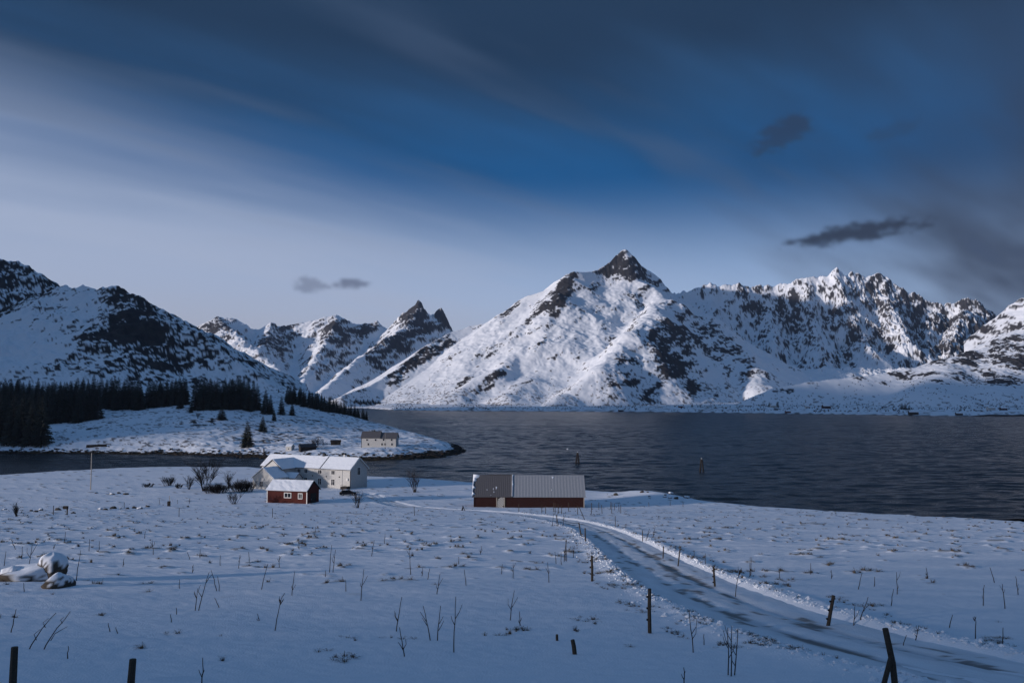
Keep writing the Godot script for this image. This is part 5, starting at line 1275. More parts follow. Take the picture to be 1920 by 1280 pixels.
func make_far_buildings() -> void:
	var walls := [M.red, M.barn, M.white, M.post]
	for a in [[386.2, -1888.0, 10.4, 0, "tiny red cabin on the far shore below the big mountain's right spur"], [227.4, -1720.0, 10.6, 1, "tiny dark red boathouse at the far waterline below the big mountain"], [566.3, -1784.0, 12.1, 2, "tiny white cabin beside two conifers on the far shore"], [512.7, -1532.0, 9.4, 0, "tiny red boathouse at the far waterline right of the two conifers"], [615.6, -1716.0, 9.5, 2, "tiny pale cabin on the far shore right of the two conifers"], [646.2, -1692.0, 15.6, 1, "small dark low barn on the far shore slope"], [669.0, -1376.0, 14.4, 3, "brown boathouse at the far waterline below the dark tree clump"], [725.8, -1340.0, 9.9, 3, "brown hut at the far waterline between the two right clusters"], [870.5, -1496.0, 12.9, 2, "pale long house near the right edge of the far shore"], [886.9, -1488.0, 11.0, 1, "dark outbuilding beside the pale house at the right edge"], [335.5, -1884.0, 8.1, 2, "tiniest white cabin below the big mountain's spur"]]:
		var long: float = a[2]
		var y := far_y(a[0], a[1])
		var t := small_house("far_cabin", Vector3(a[0] - long * 0.5, y, a[1]), rng.randf_range(-0.2, 0.2), long, long * 0.6, long * 0.32, long * 0.22, walls[a[3]], M.roof_dark, true, a[4], "cabin")
		t.set_meta("group", "cabins along the far shore")
	var proto := spruce_meshes(900, 18)
	for a in [[572.2, -1836.0, 12.3, 1.6, "left one of two small conifers by the white cabin across the fjord"], [582.3, -1812.0, 13.5, 1.6, "right one of two small conifers by the white cabin across the fjord"], [748.0, -1584.0, 13.0, 1.6, "left conifer of the small dark clump on the far right shore"], [738.9, -1552.0, 13.9, 1.6, "tallest conifer of the small dark clump on the far right shore"], [744.0, -1548.0, 9.2, 1.6, "right conifer of the small dark clump on the far right shore"], [413.5, -1896.0, 9.9, 1.6, "small conifer beside the tiny red cabin across the fjord"], [-460.6, -2410.2, 10.3, 1.6, "small conifer in the dark copse at the far end of the fjord"], [-458.5, -2420.7, 12.6, 1.6, "small conifer in the dark copse at the far end of the fjord"], [-455.9, -2419.5, 10.9, 1.6, "small conifer in the dark copse at the far end of the fjord"], [-453.6, -2421.6, 9.0, 1.6, "small conifer in the dark copse at the far end of the fjord"], [-449.6, -2417.7, 11.5, 1.6, "small conifer in the dark copse at the far end of the fjord"], [-445.3, -2416.3, 10.4, 1.6, "small conifer in the dark copse at the far end of the fjord"], [-445.6, -2428.8, 10.7, 1.6, "small conifer in the dark copse at the far end of the fjord"], [-441.5, -2421.3, 9.4, 1.6, "small conifer in the dark copse at the far end of the fjord"], [-436.7, -2433.3, 9.1, 1.6, "small conifer in the dark copse at the far end of the fjord"], [-437.8, -2429.9, 13.0, 1.6, "small conifer in the dark copse at the far end of the fjord"], [-434.8, -2428.4, 12.3, 1.6, "small conifer in the dark copse at the far end of the fjord"], [-430.6, -2430.3, 12.2, 1.6, "small conifer in the dark copse at the far end of the fjord"], [-427.3, -2428.7, 10.0, 1.6, "small conifer in the dark copse at the far end of the fjord"], [-427.1, -2443.4, 12.1, 1.6, "small conifer in the dark copse at the far end of the fjord"], [-423.2, -2437.9, 9.1, 1.6, "small conifer in the dark copse at the far end of the fjord"], [-420.1, -2442.7, 9.7, 1.6, "small conifer in the dark copse at the far end of the fjord"], [-418.1, -2436.4, 12.5, 1.6, "small conifer in the dark copse at the far end of the fjord"], [-414.4, -2453.5, 12.9, 1.6, "small conifer in the dark copse at the far end of the fjord"], [-410.4, -2449.3, 8.9, 1.6, "small conifer in the dark copse at the far end of the fjord"], [-409.9, -2445.1, 11.0, 1.6, "small conifer in the dark copse at the far end of the fjord"], [-404.8, -2445.4, 10.7, 1.6, "small conifer in the dark copse at the far end of the fjord"], [-403.5, -2435.3, 9.2, 1.6, "small conifer in the dark copse at the far end of the fjord"], [-399.5, -2439.2, 9.2, 1.6, "small conifer in the dark copse at the far end of the fjord"], [-394.1, -2435.0, 12.9, 1.6, "small conifer in the dark copse at the far end of the fjord"], [-393.6, -2435.5, 8.7, 1.6, "small conifer in the dark copse at the far end of the fjord"], [-388.4, -2427.3, 11.2, 1.6, "small conifer in the dark copse at the far end of the fjord"]]:
		var y := far_y(a[0], a[1])
		plant_spruce(proto, Vector3(a[0], y - 0.3, a[1]), a[2], a[3], a[4], "small conifers on the far shore", false)


# ------------------------------------------------------------------ vegetation
var needle_rng := RandomNumberGenerator.new()


func spruce_meshes(sd: int, whorls: int) -> Array:
	needle_rng.seed = sd
	var g := needle_rng
	var tall := 16.0
	var st := begin()
	tube(st, [Vector3(0, -0.8, 0), Vector3(0, 6, 0), Vector3(0.05, 15.6, 0)], 0.26, 0.03, 6)
	st.generate_normals()
	var trunk := st.commit()
	st = begin()
	var sn := begin()
	var n := whorls
	for w in n:
		var f := float(w) / n
		var y := lerpf(0.7, tall - 0.35, pow(f, 0.92))
		var reach := 3.3 * pow(1.0 - f, 0.82) + 0.22
		var count := 13 - int(6 * f)
		var turn := g.randf() * TAU
		for b in count:
			var a := turn + TAU * b / count + g.randf_range(-0.2, 0.2)
			var r := reach * g.randf_range(0.68, 1.16)
			var out := Vector3(cos(a), 0, sin(a))
			var side := Vector3(-sin(a), 0, cos(a))
			var droop := r * g.randf_range(0.22, 0.46) * (1.0 - 0.6 * f)
			var root := Vector3(0, y + g.randf_range(-0.2, 0.2), 0)
			var tip := root + out * r + Vector3(0, -droop + r * 0.08, 0)
			var mid := root + out * r * 0.55 + Vector3(0, -droop * 0.75, 0)
			var wide := r * 0.17 + 0.12
			# spine
			for v in [root, mid + side * wide * 0.5, tip, root, tip, mid - side * wide * 0.5]:
				st.add_vertex(v)
			# hanging side twigs
			for k in 4:
				var t := 0.28 + 0.2 * k
				var p := root.lerp(mid, t / 0.55) if t < 0.55 else mid.lerp(tip, (t - 0.55) / 0.45)
				for s in [-1.0, 1.0]:
					var l: float = wide * (1.7 - t) * g.randf_range(0.8, 1.3)
					for v in [p - out * 0.12 * r, p + side * s * l + out * l * 0.45 + Vector3(0, -l * 0.5, 0), p + out * 0.12 * r]:
						st.add_vertex(v)
			if g.randf() < 0.16 and f < 0.85:
				var up := Vector3(0, 0.06, 0)
				for v in [mid + side * wide * 0.4 + up, tip + up, mid - side * wide * 0.4 + up]:
					sn.add_vertex(v)
	st.generate_normals()
	sn.generate_normals()
	return [trunk, st.commit(), sn.commit()]


func plant_spruce(meshes: Array, at: Vector3, tall: float, wide: float, label: String, group: String, snowy: bool) -> void:
	var t := thing("spruce_tree", at, rng.randf() * TAU, label, "tree", group)
	var s := tall / 16.0
	t.scale = Vector3(s * wide, s, s * wide)
	for k in 3 if snowy else 2:
		var o := MeshInstance3D.new()
		o.name = ["trunk", "crown", "snow_load"][k]
		o.mesh = meshes[k]
		o.material_override = [M.bark, M.needle, M.snow][k]
		t.add_child(o)


func make_spruces() -> void:
	var kinds := []
	for i in 5:
		kinds.append(spruce_meshes(100 + i, 24 + i))
	var i := 0
	for a in TREES:
		var at := head_under(a[0], a[1])
		var label: String = a[5]
		var group := "lone spruces on the headland"
		if a[4] == "w":
			group = "spruces in the headland's dark groves"
		elif a[4] == "e":
			group = "spruces in the grove running down the headland ridge"
		plant_spruce(kinds[i % 5], at, a[2], a[3], label, group, i % 3 != 1)
		i += 1


func grow(st: SurfaceTool, g: RandomNumberGenerator, p: Vector3, dir: Vector3, long: float, r: float, depth: int, kids: int) -> void:
	var pts := [p]
	var d := dir
	var n := 3
	for k in n:
		d = (d + Vector3(g.randf_range(-0.16, 0.16), 0.05, g.randf_range(-0.16, 0.16))).normalized()
		pts.append(pts[-1] + d * long / n)
	tube(st, pts, r, r * 0.5, 3)
	if depth == 0:
		return
	for k in kids:
		var t := g.randf_range(0.3, 1.0)
		var at: Vector3 = pts[0].lerp(pts[-1], t)
		var a := g.randf() * TAU
		var nd := (d + Vector3(cos(a), 0.15, sin(a)) * g.randf_range(0.4, 0.85)).normalized()
		grow(st, g, at, nd, long * g.randf_range(0.45, 0.7), r * 0.55, depth - 1, kids)


func bush(called: String, at: Vector3, tall: float, wide: float, density: int, label: String, sd: int) -> void:
	var g := RandomNumberGenerator.new()
	g.seed = sd
	var t := thing(called, at - Vector3(0, 0.15, 0), 0.0, label, "tree" if called == "bare_tree" else "shrub")
	var stems := [0, 9, 13, 9, 26, 95][density] as int
	var st := begin()
	for k in stems:
		var a := g.randf() * TAU
		var spread := g.randf_range(0.1, 1.0) * wide / tall * 0.62
		var foot := Vector3(cos(a), 0, sin(a)) * g.randf_range(0.0, 0.12 if density < 4 else 0.42) * wide
		var dir := (Vector3(cos(a), 0, sin(a)) * spread + Vector3.UP).normalized()
		var long := tall * g.randf_range(0.42, 0.66)
		grow(st, g, foot, dir, long, 0.11 if density == 3 else 0.06, 3 if density == 3 else 2, 5 if density >= 3 else 4)
	part(st, "branches", M.hedge if density == 5 else M.twig, t)
	var ft := begin()
	for k in 4:
		var a2 := TAU * k / 4.0 + 0.4
		tube(ft, [Vector3(cos(a2), -0.8, sin(a2)) * 0.18, Vector3(cos(a2) * 0.1, tall * 0.16, sin(a2) * 0.1)], 0.11, 0.05, 5)
	part(ft, "trunk", M.bark, t)


func make_bushes() -> void:
	var i := 0
	for b in BUSHES:
		bush(b[5], ground_under(b[0], b[1]), b[2], b[3], b[4], b[6], 300 + i)
		i += 1
	var p := Vector2(-102.43, -434.00)
	bush("bare_shrub", head_under(p.x, p.y), 6.2, 8.0, 4, "round bare shrub behind the dark boat shed on the headland", 340)
	p = Vector2(-196.12, -516.00)
	bush("bare_shrub", head_under(p.x, p.y), 4.4, 3.0, 2, "little bare shrub on the open slope below the narrow grove", 341)


# ------------------------------------------------------------------ posts, poles, rocks
func post_parts(t: Node3D, tall: float, lean: float, r: float, near: bool) -> void:
	var st := begin()
	var top := Vector3(lean * tall, tall, rng.randf_range(-0.03, 0.03) * tall)
	tube(st, [Vector3(-lean * 0.5, -0.5, 0), top * 0.5 + Vector3(rng.randf_range(-0.3, 0.3) * r, 0, 0), top], r * 1.05, r * 0.9, 7)
	part(st, "post", M.post, t)
	if near:
		for k in 3:
			one_box(t, "insulator", M.rubber, top * (0.3 + 0.26 * k) + Vector3(-r - 0.015, 0, 0.01), Vector3(0.06, 0.05, 0.05))


func make_posts() -> void:
	var names := {"a": "posts along the near side of the track", "b": "posts along the far side of the track", "c": "thick posts at the bottom edge", "d": "posts on the left field"}
	for a in POSTS:
		var t := thing("fence_post", ground_under(a[0], a[1]), 0.0, a[6], "post", names[a[5]])
		post_parts(t, a[2], a[3], a[4], -a[1] < 45.0 and a[2] > 0.9 and a[5] != "c")
	for a in BARN_POSTS:
		var where := "slim bare fence post in front of the red barn's long wall"
		if a[0] > 16.0:
			where = "slim bare fence post in the snow right of the red barn"
		if a[0] > 26.0:
			where = "tiny fence post below the stony hump right of the barn"
		var t := thing("fence_post", ground_under(a[0], a[1]), 0.0, where, "post", "fence posts around the barn")
		post_parts(t, a[2], rng.randf_range(-0.06, 0.06), 0.06, false)
	# the braced post by the track
	var p := Vector2(7.18, -15.95)
	var y := thing("braced_post", ground_under(p.x, p.y), 0.0, "post with a slanting brace, forked like an upturned Y, at the bottom right", "post")
	var st := begin()
	tube(st, [Vector3(0.1, -0.5, 0), Vector3(0.02, 0.5, 0), Vector3(-0.10, 1.14, 0)], 0.062, 0.055, 8)
	part(st, "post", M.post, y)
	st = begin()
	tube(st, [Vector3(-0.34, -0.5, 0.12), Vector3(-0.2, 0.15, 0.1), Vector3(-0.03, 0.66, 0.07)], 0.05, 0.045, 8)
	part(st, "brace", M.post, y)
	p = Vector2(-78.15, -189.59)
	var cp := thing("capped_post", ground_under(p.x, p.y), 0.0, "stout dark post with a thin pale rod on top, on the left field", "post")
	one_box(cp, "post", M.dark_wood, Vector3(0, 0.3, 0), Vector3(0.55, 1.6, 0.5))
	one_box(cp, "rod", M.pale_wood, Vector3(0.1, 1.7, 0), Vector3(0.09, 1.3, 0.09))
	p = Vector2(-74.90, -140.25)
	var bp := thing("box_post", ground_under(p.x, p.y), 0.0, "post carrying a dark box beside the stone row on the left field", "post")
	one_box(bp, "post", M.post, Vector3(0, 0.4, 0), Vector3(0.16, 2.0, 0.16))
	one_box(bp, "box", M.dark_wood, Vector3(-0.25, 1.25, 0.1), Vector3(0.75, 0.5, 0.4))
	p = Vector2(-117.66, -232.10)
	var up := thing("utility_pole", ground_under(p.x, p.y), 0.0, "tall thin wooden utility pole standing in front of the bay at left", "pole")
	st = begin()
	tube(st, [Vector3(0, -1, 0), Vector3(0.02, 5, 0), Vector3(-0.03, 10.1, 0)], 0.15, 0.1, 8)
	part(st, "shaft", M.pale_wood, up)
	one_box(up, "top_pin", M.steel, Vector3(-0.03, 10.2, 0), Vector3(0.1, 0.3, 0.1))
	p = Vector2(-10.03, -170.40)
	var tr := thing("wooden_tripod", ground_under(p.x, p.y), 0.0, "little dark tripod of poles beside the track left of the barn", "tripod")
	for k in 3:
		var a := TAU * k / 3.0 + 0.3
		st = begin()
		tube(st, [Vector3(cos(a) * 0.62, -0.2, sin(a) * 0.62), Vector3(-cos(a) * 0.07, 1.25, -sin(a) * 0.07)], 0.09, 0.07, 5)
		part(st, "leg", M.dark_wood, tr)


func gull(at: Vector3, turn: float, flying: bool, label: String) -> void:
	var t := thing("gull", at, turn, label, "bird", "gulls over the water")
	var st := begin(true)
	var prof := [[-0.34, 0.02], [-0.24, 0.09], [-0.08, 0.14], [0.08, 0.135], [0.17, 0.09], [0.22, 0.085], [0.29, 0.085], [0.34, 0.05], [0.36, 0.015]]
	for i in prof.size() - 1:
		for k in 8:
			var ring := []
			for e in [[i, k], [i, k + 1], [i + 1, k + 1], [i + 1, k]]:
				var a = TAU * e[1] / 8.0
				var x: float = prof[e[0]][0]
				var lift := 0.0 if flying else smoothstep(-0.2, 0.3, x) * 0.3
				ring.append(Vector3(x * (1.0 if flying else 0.7), 0.25 + lift + sin(a) * prof[e[0]][1], cos(a) * prof[e[0]][1]))
			quad(st, ring[0], ring[1], ring[2], ring[3])
	part(st, "body", M.feather, t, true)
	var hy := 0.25 if flying else 0.53
	var hx := 0.36 if flying else 0.26
	st = begin()
	tube(st, [Vector3(hx, hy, 0), Vector3(hx + 0.09, hy - 0.02, 0)], 0.025, 0.008, 5)
	part(st, "bill", M.bill, t)
	for s in [-1.0, 1.0]:
		st = begin()
		if flying:
			quad(st, Vector3(0.16, 0.3, 0.08 * s), Vector3(0.2, 0.5, 0.5 * s), Vector3(0.02, 0.48, 0.52 * s), Vector3(-0.12, 0.29, 0.08 * s))
			quad(st, Vector3(0.2, 0.5, 0.5 * s), Vector3(-0.05, 0.42, 1.05 * s), Vector3(-0.09, 0.42, 1.03 * s), Vector3(0.02, 0.48, 0.52 * s))
		else:
			quad(st, Vector3(0.1, 0.42, 0.12 * s), Vector3(0.0, 0.36, 0.15 * s), Vector3(-0.42, 0.18, 0.03 * s), Vector3(-0.1, 0.42, 0.09 * s))
		part(st, "wing", M.feather if flying else M.wing, t)
		if not flying:
			one_box(t, "leg", M.bill, Vector3(0.02, 0.05, 0.05 * s), Vector3(0.02, 0.2, 0.02))


func make_water_marks() -> void:
	for a in [[Vector2(30.07, -380.61), 4.6, "left dolphin of leaning timber piles standing in the fjord"], [Vector2(76.46, -334.64), 5.0, "right dolphin of leaning timber piles standing in the fjord"]]:
		var t := thing("mooring_dolphin", Vector3(a[0].x, 0, a[0].y), 0.4, a[2], "mooring piles", "timber dolphins in the fjord")
		var h: float = a[1]
		for k in 4:
			var an := TAU * k / 4.0
			var st := begin()
			tube(st, [Vector3(cos(an) * 1.15, -1.5, sin(an) * 1.15), Vector3(cos(an) * 0.25, h, sin(an) * 0.25)], 0.24, 0.2, 7)
			part(st, "pile", M.dark_wood, t)
		one_box(t, "collar", M.dark_wood, Vector3(0, h * 0.86, 0), Vector3(0.85, 0.3, 0.85))
		one_box(t, "cap", M.dark_wood, Vector3(0, h + 0.05, 0), Vector3(0.7, 0.12, 0.7))
	gull(Vector3(Vector2(30.07, -380.61).x, 4.7, Vector2(30.07, -380.61).y), 1.2, false, "gull perched on the left timber dolphin")
	gull(Vector3(Vector2(76.46, -334.64).x, 5.1, Vector2(76.46, -334.64).y), 2.0, false, "gull perched on the right timber dolphin")
	gull(Vector3(22.07, 9.25, -330.00), 2.7, true, "white gull flying low over the water beside the left dolphin")


# a lumpy stone about one metre in radius
func lump(sd: int, rough: float, snowy := false) -> MeshInstance3D:
	var n := noise(FastNoiseLite.TYPE_SIMPLEX_SMOOTH, 1.1, 4, FastNoiseLite.FRACTAL_FBM, sd)
	var g := RandomNumberGenerator.new()
	g.seed = sd
	var planes := []
	for k in 15:
		planes.append([Vector3(g.randfn(), g.randfn() * 0.8, g.randfn()).normalized(), g.randf_range(0.72, 1.0)])
	var nu := 30
	var nv := 18
	var st := SurfaceTool.new()
	st.begin(Mesh.PRIMITIVE_TRIANGLES)
	st.set_smooth_group(0)
	for j in nv + 1:
		for i in nu:
			var a := TAU * i / nu
			var b := PI * j / nv
			var p := Vector3(cos(a) * sin(b), cos(b), sin(a) * sin(b))
			var r := 1.15
			for f in planes:
				var dp := p.dot(f[0])
				if dp > 0.05:
					r = minf(r, f[1] / dp)
			r *= 1.0 + rough * n.get_noise_3dv(p * 2.0) * 0.35
			var c := Color(0.045, 0.040, 0.037).lerp(Color(0.105, 0.085, 0.065), 0.5 + 0.5 * n.get_noise_3dv(p * 5.0))
			if snowy:
				var m := smoothstep(-0.04, 0.06, p.y * 1.1 - 0.28 - 0.9 * maxf(-p.x - 0.3, 0.0) + 0.9 * n.get_noise_3dv(p * 2.6))
				c = c.lerp(Color(0.83, 0.85, 0.885), m)
			st.set_color(c)
			st.add_vertex(p * r)
	for j in nv:
		for i in nu:
			var a := j * nu + i
			var b := j * nu + (i + 1) % nu
			for k in [a, b, b + nu, a, b + nu, a + nu]:
				st.add_index(k)
	st.generate_normals()
	var o := MeshInstance3D.new()
	o.mesh = st.commit()
	o.material_override = M.tint
	return o


func make_boulders() -> void:
	for a in [[Vector2(-22.79, -39.89), 77, [[Vector3(0.1, 0.1, 0), Vector3(1.5, 0.75, 0.9), 0.1], [Vector3(0.8, 0.55, -0.1), Vector3(0.68, 0.68, 0.65), 0.5], [Vector3(-0.95, 0.05, 0.1), Vector3(0.65, 0.6, 0.6), 1.4]], "large snow-capped boulder with bare brown flanks at the left edge"], [Vector2(-19.82, -36.59), 78, [[Vector3(0.05, 0.1, 0), Vector3(0.62, 0.6, 0.55), 0.7]], "smaller pointed snow-covered boulder in front of the large one at left"]]:
		var t := thing("boulder", ground_under(a[0].x, a[0].y), 0.0, a[3], "boulder")
		for k in a[2]:
			var o := lump(a[1] + int(k[2] * 10), 0.34, true)
			o.name = "stone"
			t.add_child(o, true)
			o.position = k[0]
			o.scale = k[1]
			o.rotation.y = k[2]
	var i := 0
	for s in [[-106.41, -174.68], [-96.30, -166.87], [-91.62, -160.20], [-96.38, -170.40], [-92.89, -170.40], [-80.70, -153.09], [-86.40, -174.68], [-84.22, -172.51], [-85.75, -179.14], [-84.14, -179.14], [-81.73, -176.90], [-82.18, -181.38], [-80.02, -179.14], [-81.44, -186.04], [-72.39, -186.04], [-105.32, -219.19], [-104.94, -221.93], [-101.81, -219.19], [-110.91, -221.93]]:
		var at := ground_under(s[0], s[1])
		var o := lump(500 + i, 0.35, i % 3 == 0)
		o.name = numbered("field_stone")
		add_child(o)
		o.position = at + Vector3(0, 0.05, 0)
		var k := rng.randf_range(0.28, 0.6)
		o.scale = Vector3(k * 1.3, k * 0.75, k)
		o.rotation.y = rng.randf() * TAU
		tag(o, "dark stone in the loose row across the left field" if s[1] > -225.0 else "dark stone in the far loose row near the utility pole", "stone", "stones in rows on the left field")
		i += 1
	# stones of the hump by the shore
	for k in 16:
		var x := 37.0 + rng.randf_range(-11, 11)
		var z := -206.0 + rng.randf_range(-5, 4)
		var o := lump(530 + k, 0.35, k % 2 == 0)
		o.name = numbered("hump_stone")
		add_child(o)
		o.position = ground_under(x, z) + Vector3(0, 0.05, 0)
		var q := rng.randf_range(0.25, 0.7)
		o.scale = Vector3(q * 1.2, q * 0.7, q)
		o.rotation.y = rng.randf() * TAU
		tag(o, "stone poking out of the snowy hump right of the barn", "stone", "stones on the hump by the shore")


func make_stalks() -> void:
	var g := RandomNumberGenerator.new()
	g.seed = 77
	for a in STALKS:
		var tall: float = a[2]
		var lean: float = a[3]
		var at := ground_under(a[0], a[1])
		var d := -at.z
		var r := clampf(0.010 + d * 0.00028, 0.012, 0.035)
		var size := "tall" if tall > 1.1 else ("mid-height" if tall > 0.65 else "short")
		var pose := "leaning right" if lean > 0.14 else ("leaning left" if lean < -0.14 else "upright")
		var where := "in the snow right of the track" if road_offset(at.x, at.z) > 1.0 else ("near the track's left edge" if road_offset(at.x, at.z) > -6.0 else ("in the left part of the foreground snow" if at.x < -9.0 else "in the middle of the foreground snow"))
		var how := "forked dry stalk" if a[4] == 1 else ("dry stalk with a seed head" if a[4] == 2 else "bare dry stalk")
		var t := thing("dry_stalk", at, 0.0, "%s %s %s %s" % [size, how, pose, where], "stalk", "dry stalks in the snow, %s %s" % [size, where])
		var st := begin()
		var pts := []
		for k in 6:
			var f := k / 5.0
			pts.append(Vector3(lean * tall * pow(f, 1.25) + g.randf_range(-0.012, 0.012), -0.1 + (tall + 0.1) * f, g.randf_range(-0.015, 0.015)))
		tube(st, pts, r, r * 0.5, 5)
		part(st, "stem", M.stem, t)
		if a[4] >= 1 or g.randf() < 0.4:
			var kids := 2 if a[4] < 2 else 7
			for k in kids:
				st = begin()
				var f := g.randf_range(0.25, 0.75) if a[4] < 2 else g.randf_range(0.8, 1.0)
				var p: Vector3 = (pts[0] as Vector3).lerp(pts[5], f)
				var l: float = tall * (g.randf_range(0.15, 0.4) if a[4] < 2 else 0.16)
				var s := -1.0 if g.randf() < 0.5 else 1.0
				tube(st, [p, p + Vector3(s * l * 0.3, l * 0.5, g.randf_range(-0.1, 0.1) * l), p + Vector3(s * l * 0.45 + lean * l, l, 0)], r * 0.65, r * 0.35, 4)
				part(st, "twig", M.stem, t)


func make_car() -> void:
	var p := Vector2(-42.98, -217.84)
	var t := thing("parked_car", ground_under(p.x, p.y) + Vector3(0, -0.05, 0), 0.25, "dark parked car with patches of snow in the farmhouse yard", "car")
	var side := [Vector2(-2.15, 0.35), Vector2(-2.2, 0.75), Vector2(-2.05, 0.98), Vector2(-1.75, 1.02), Vector2(-1.45, 1.5), Vector2(0.3, 1.55), Vector2(0.95, 1.05), Vector2(1.9, 0.92), Vector2(2.15, 0.7), Vector2(2.15, 0.35)]
	var st := begin()
	for i in side.size():
		var a: Vector2 = side[i]
		var b: Vector2 = side[(i + 1) % side.size()]
		var wa := 0.86 - 0.16 * smoothstep(1.0, 1.5, a.y)
		var wb := 0.86 - 0.16 * smoothstep(1.0, 1.5, b.y)
		quad(st, Vector3(a.x, a.y, wa), Vector3(a.x, a.y, -wa), Vector3(b.x, b.y, -wb), Vector3(b.x, b.y, wb))
		if i > 0 and i < side.size() - 1:
			for s in [-1.0, 1.0]:
				var w0 := 0.86
				var v := [Vector3(side[0].x, side[0].y, w0 * s), Vector3(a.x, a.y, wa * s), Vector3(b.x, b.y, wb * s)]
				for k in v:
					st.add_vertex(k)
	part(st, "body", M.car, t)
	for s in [-1.0, 1.0]:
		for x in [-0.85, 0.1]:
			one_box(t, "side_window", M.glass, Vector3(x, 1.26, 0.775 * s), Vector3(0.75, 0.34, 0.02), Basis(Vector3.RIGHT, -0.3 * s))
		for x in [-1.35, 1.35]:
			var w := begin()
			tube(w, [Vector3(x, 0.33, 0.62 * s), Vector3(x, 0.33, 0.88 * s)], 0.33, 0.33, 14)
			var wheel := part(w, "wheel", M.rubber, t)
			var rim := begin()
			tube(rim, [Vector3(x, 0.33, 0.86 * s), Vector3(x, 0.33, 0.895 * s)], 0.19, 0.17, 10)
			part(rim, "rim", M.steel, wheel)
		one_box(t, "headlight", M.steel, Vector3(2.13, 0.72, 0.6 * s), Vector3(0.08, 0.14, 0.3))
	one_box(t, "windscreen", M.glass, Vector3(0.64, 1.31, 0), Vector3(0.02, 0.62, 1.3), Basis(Vector3.BACK, 0.92))
	var sn := lump(610, 0.3)
	sn.material_override = M.snow
	sn.name = "snow_patch"
	t.add_child(sn)
	sn.position = Vector3(-0.6, 1.52, 0)
	sn.scale = Vector3(0.75, 0.1, 0.6)
	var sn2 := lump(611, 0.3)
	sn2.material_override = M.snow
	sn2.name = "snow_patch"
	t.add_child(sn2, true)
	sn2.position = Vector3(1.45, 0.97, 0)
	sn2.scale = Vector3(0.45, 0.08, 0.6)


# ------------------------------------------------------------------ what nobody could count
func blade_clump(g: RandomNumberGenerator, blades: int, tall: float, spread: float) -> ArrayMesh:
	var st := begin()
	for k in blades:
		var a := g.randf() * TAU
		var out := Vector3(cos(a), 0, sin(a))
		var side := Vector3(-sin(a), 0, cos(a)) * g.randf_range(0.012, 0.022)
		var foot := out * g.randf_range(0.0, 0.09)
		var h := tall * g.randf_range(0.5, 1.1)
		var bend := spread * g.randf_range(0.3, 1.0)
		var m := foot + out * bend * 0.4 + Vector3(0, h * 0.75, 0)
		var e := foot + out * bend + Vector3(0, h * g.randf_range(0.7, 1.0), 0)
		for v in [foot - side, m, foot + side, m - side * 0.6, e, m + side * 0.6]:
			st.add_vertex(v)
	st.generate_normals()
	return st.commit()


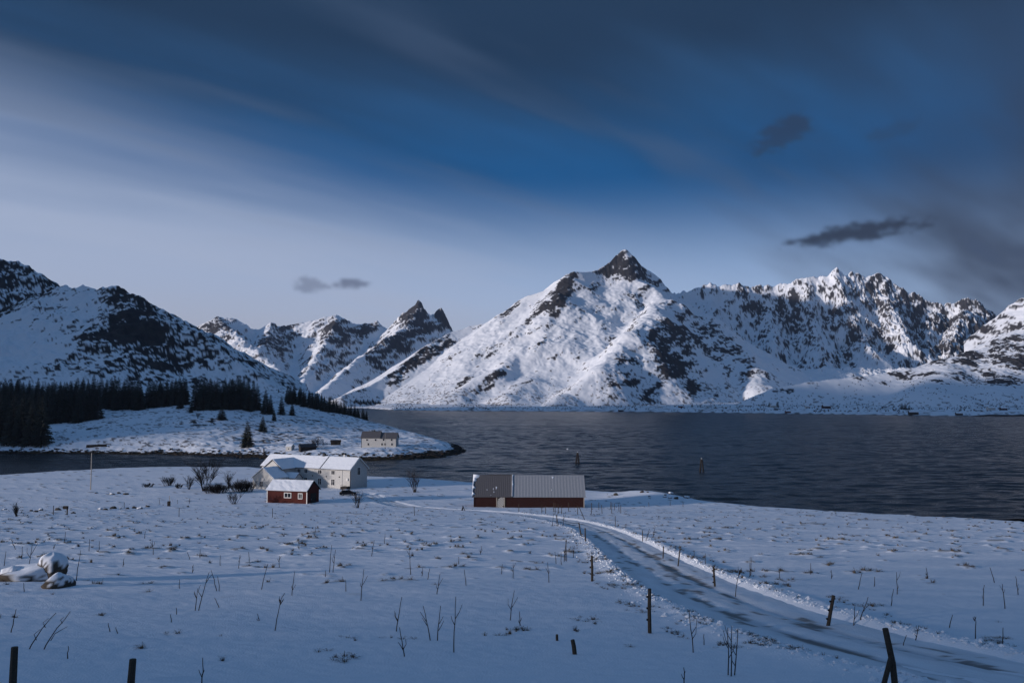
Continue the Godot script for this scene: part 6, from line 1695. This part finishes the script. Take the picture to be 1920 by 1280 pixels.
func make_stuff() -> void:
	var g := RandomNumberGenerator.new()
	g.seed = 5
	# grass tussocks showing through the snow
	for kind in 3:
		var mesh := blade_clump(g, 26, [0.24, 0.34, 0.2][kind], [0.22, 0.2, 0.34][kind])
		var list := []
		var colors := []
		var tries := 0
		while list.size() < 800 and tries < 90000:
			tries += 1
			var d := 20.0 * pow(11.0, g.randf())
			var x := g.randf_range(-0.7, 0.7) * d
			if field_base(x, -d) < 2.0:
				continue
			var q := absf(road_offset(x, -d))
			if q < 2.5:
				continue
			var need := 0.66 - 0.20 * smoothstep(30.0, 75.0, d)
			if q < 4.6:
				need = 0.12
			if hummock(x, -d) < need + g.randf_range(-0.05, 0.2):
				continue
			var s := g.randf_range(0.6, 1.15) * (0.75 if q < 4.6 else 1.0) * (0.6 + 0.4 * smoothstep(25.0, 50.0, d))
			list.append(Transform3D(Basis(Vector3.UP, g.randf() * TAU).scaled(Vector3(s, s * g.randf_range(0.6, 1.0), s)), ground_under(x, -d) - Vector3(0, 0.03, 0)))
			var t := g.randf()
			colors.append(Color(0.055, 0.040, 0.027).lerp(Color(0.15, 0.115, 0.075), t))
		scatter("dry_grass", mesh, M.tint, list, "dry straw-coloured grass tussocks poking through the snow", "grass", colors)
	# lumps of ploughed snow beside the track
	var lumps := []
	for i in 5200:
		var d := 12.0 * pow(13.0, g.randf())
		var z := -d
		var f := (4.0 - z) * 2.0
		var i0 := int(f)
		var side := -1.0 if g.randf() < 0.6 else 1.0
		var o := side * (2.35 + absf(g.randfn(0.0, 0.55 if side < 0.0 else 0.3)))
		var x := road_x[i0] + o / road_c[i0]
		var s := 0.014 + 0.045 * pow(g.randf(), 3.0) + (0.07 * g.randf() if g.randf() < 0.03 else 0.0)
		lumps.append(Transform3D(Basis(Vector3(g.randf(), 1, g.randf()).normalized(), g.randf() * TAU).scaled(Vector3(s * 1.2, s * 0.8, s)), ground_under(x, z) + Vector3(0, s * 0.3, 0)))
	scatter("snow_clods", small_lump(), M.snow_lump, lumps, "broken snow clods thrown up along both sides of the track", "snow clods")
	# boulders and weed along the headland's waterline
	var rocks := []
	var tries2 := 0
	while rocks.size() < 900 and tries2 < 60000:
		tries2 += 1
		var d2 := g.randf_range(402.0, 520.0)
		var x2 := g.randf_range(-0.68, -0.05) * d2
		var y2 := head_y(x2, -d2)
		if y2 < -0.2 or y2 > 2.4 or g.randf() < y2 * 0.3:
			continue
		var s2 := g.randf_range(0.25, 0.9)
		rocks.append(Transform3D(Basis(Vector3.UP, g.randf() * TAU).scaled(Vector3(s2 * 1.3, s2 * 0.6, s2)), Vector3(x2, y2 + 0.05, -d2)))
	scatter("shore_rocks", small_lump(), M.dark_wood, rocks, "dark wet rocks and weed along the headland's waterline", "rocks")
	# birch scrub at the foot of the mountains
	var twig := begin()
	for k in 14:
		var a := g.randf() * TAU
		var dir := Vector3(cos(a) * 0.6, 1.0, sin(a) * 0.6) * g.randf_range(2.0, 4.2)
		tube(twig, [Vector3(cos(a), 0, sin(a)) * 0.3, dir * 0.6 + Vector3(0, 0.2, 0), dir], 0.22, 0.10, 3)
	twig.generate_normals()
	var scrub := []
	for i in 9000:
		var tx := g.randf_range(-0.28, 0.66)
		var d3 := g.randf_range(1450.0, 2500.0)
		var x3 := tx * d3
		var y3 := far_y(x3, -d3)
		if y3 < 2.0 or y3 > 90.0 or n_mid.get_noise_2d(x3 * 1.3 + 900.0, d3 * 1.3) + 0.35 * n_fine.get_noise_2d(x3, d3) < 0.12:
			continue
		var s3 := g.randf_range(0.5, 1.1)
		scrub.append(Transform3D(Basis(Vector3.UP, g.randf() * TAU).scaled(Vector3(s3, s3, s3)), Vector3(x3, y3 - 0.2, -d3)))
	scatter("birch_scrub", twig.commit(), M.twig, scrub, "leafless birch scrub dotted along the far shore", "scrub")


func small_lump() -> ArrayMesh:
	var n := noise(FastNoiseLite.TYPE_SIMPLEX_SMOOTH, 1.0, 2, FastNoiseLite.FRACTAL_FBM, 3)
	var st := begin()
	var nu := 7
	var nv := 4
	var p := func(i: int, j: int) -> Vector3:
		var a := TAU * (i % nu) / nu
		var b := PI * j / nv
		var q := Vector3(cos(a) * sin(b), cos(b), sin(a) * sin(b))
		return q * (1.0 + 0.7 * n.get_noise_3dv(q * 2.0))
	for j in nv:
		for i in nu:
			quad(st, p.call(i, j), p.call(i + 1, j), p.call(i + 1, j + 1), p.call(i, j + 1))
	st.generate_normals()
	return st.commit()
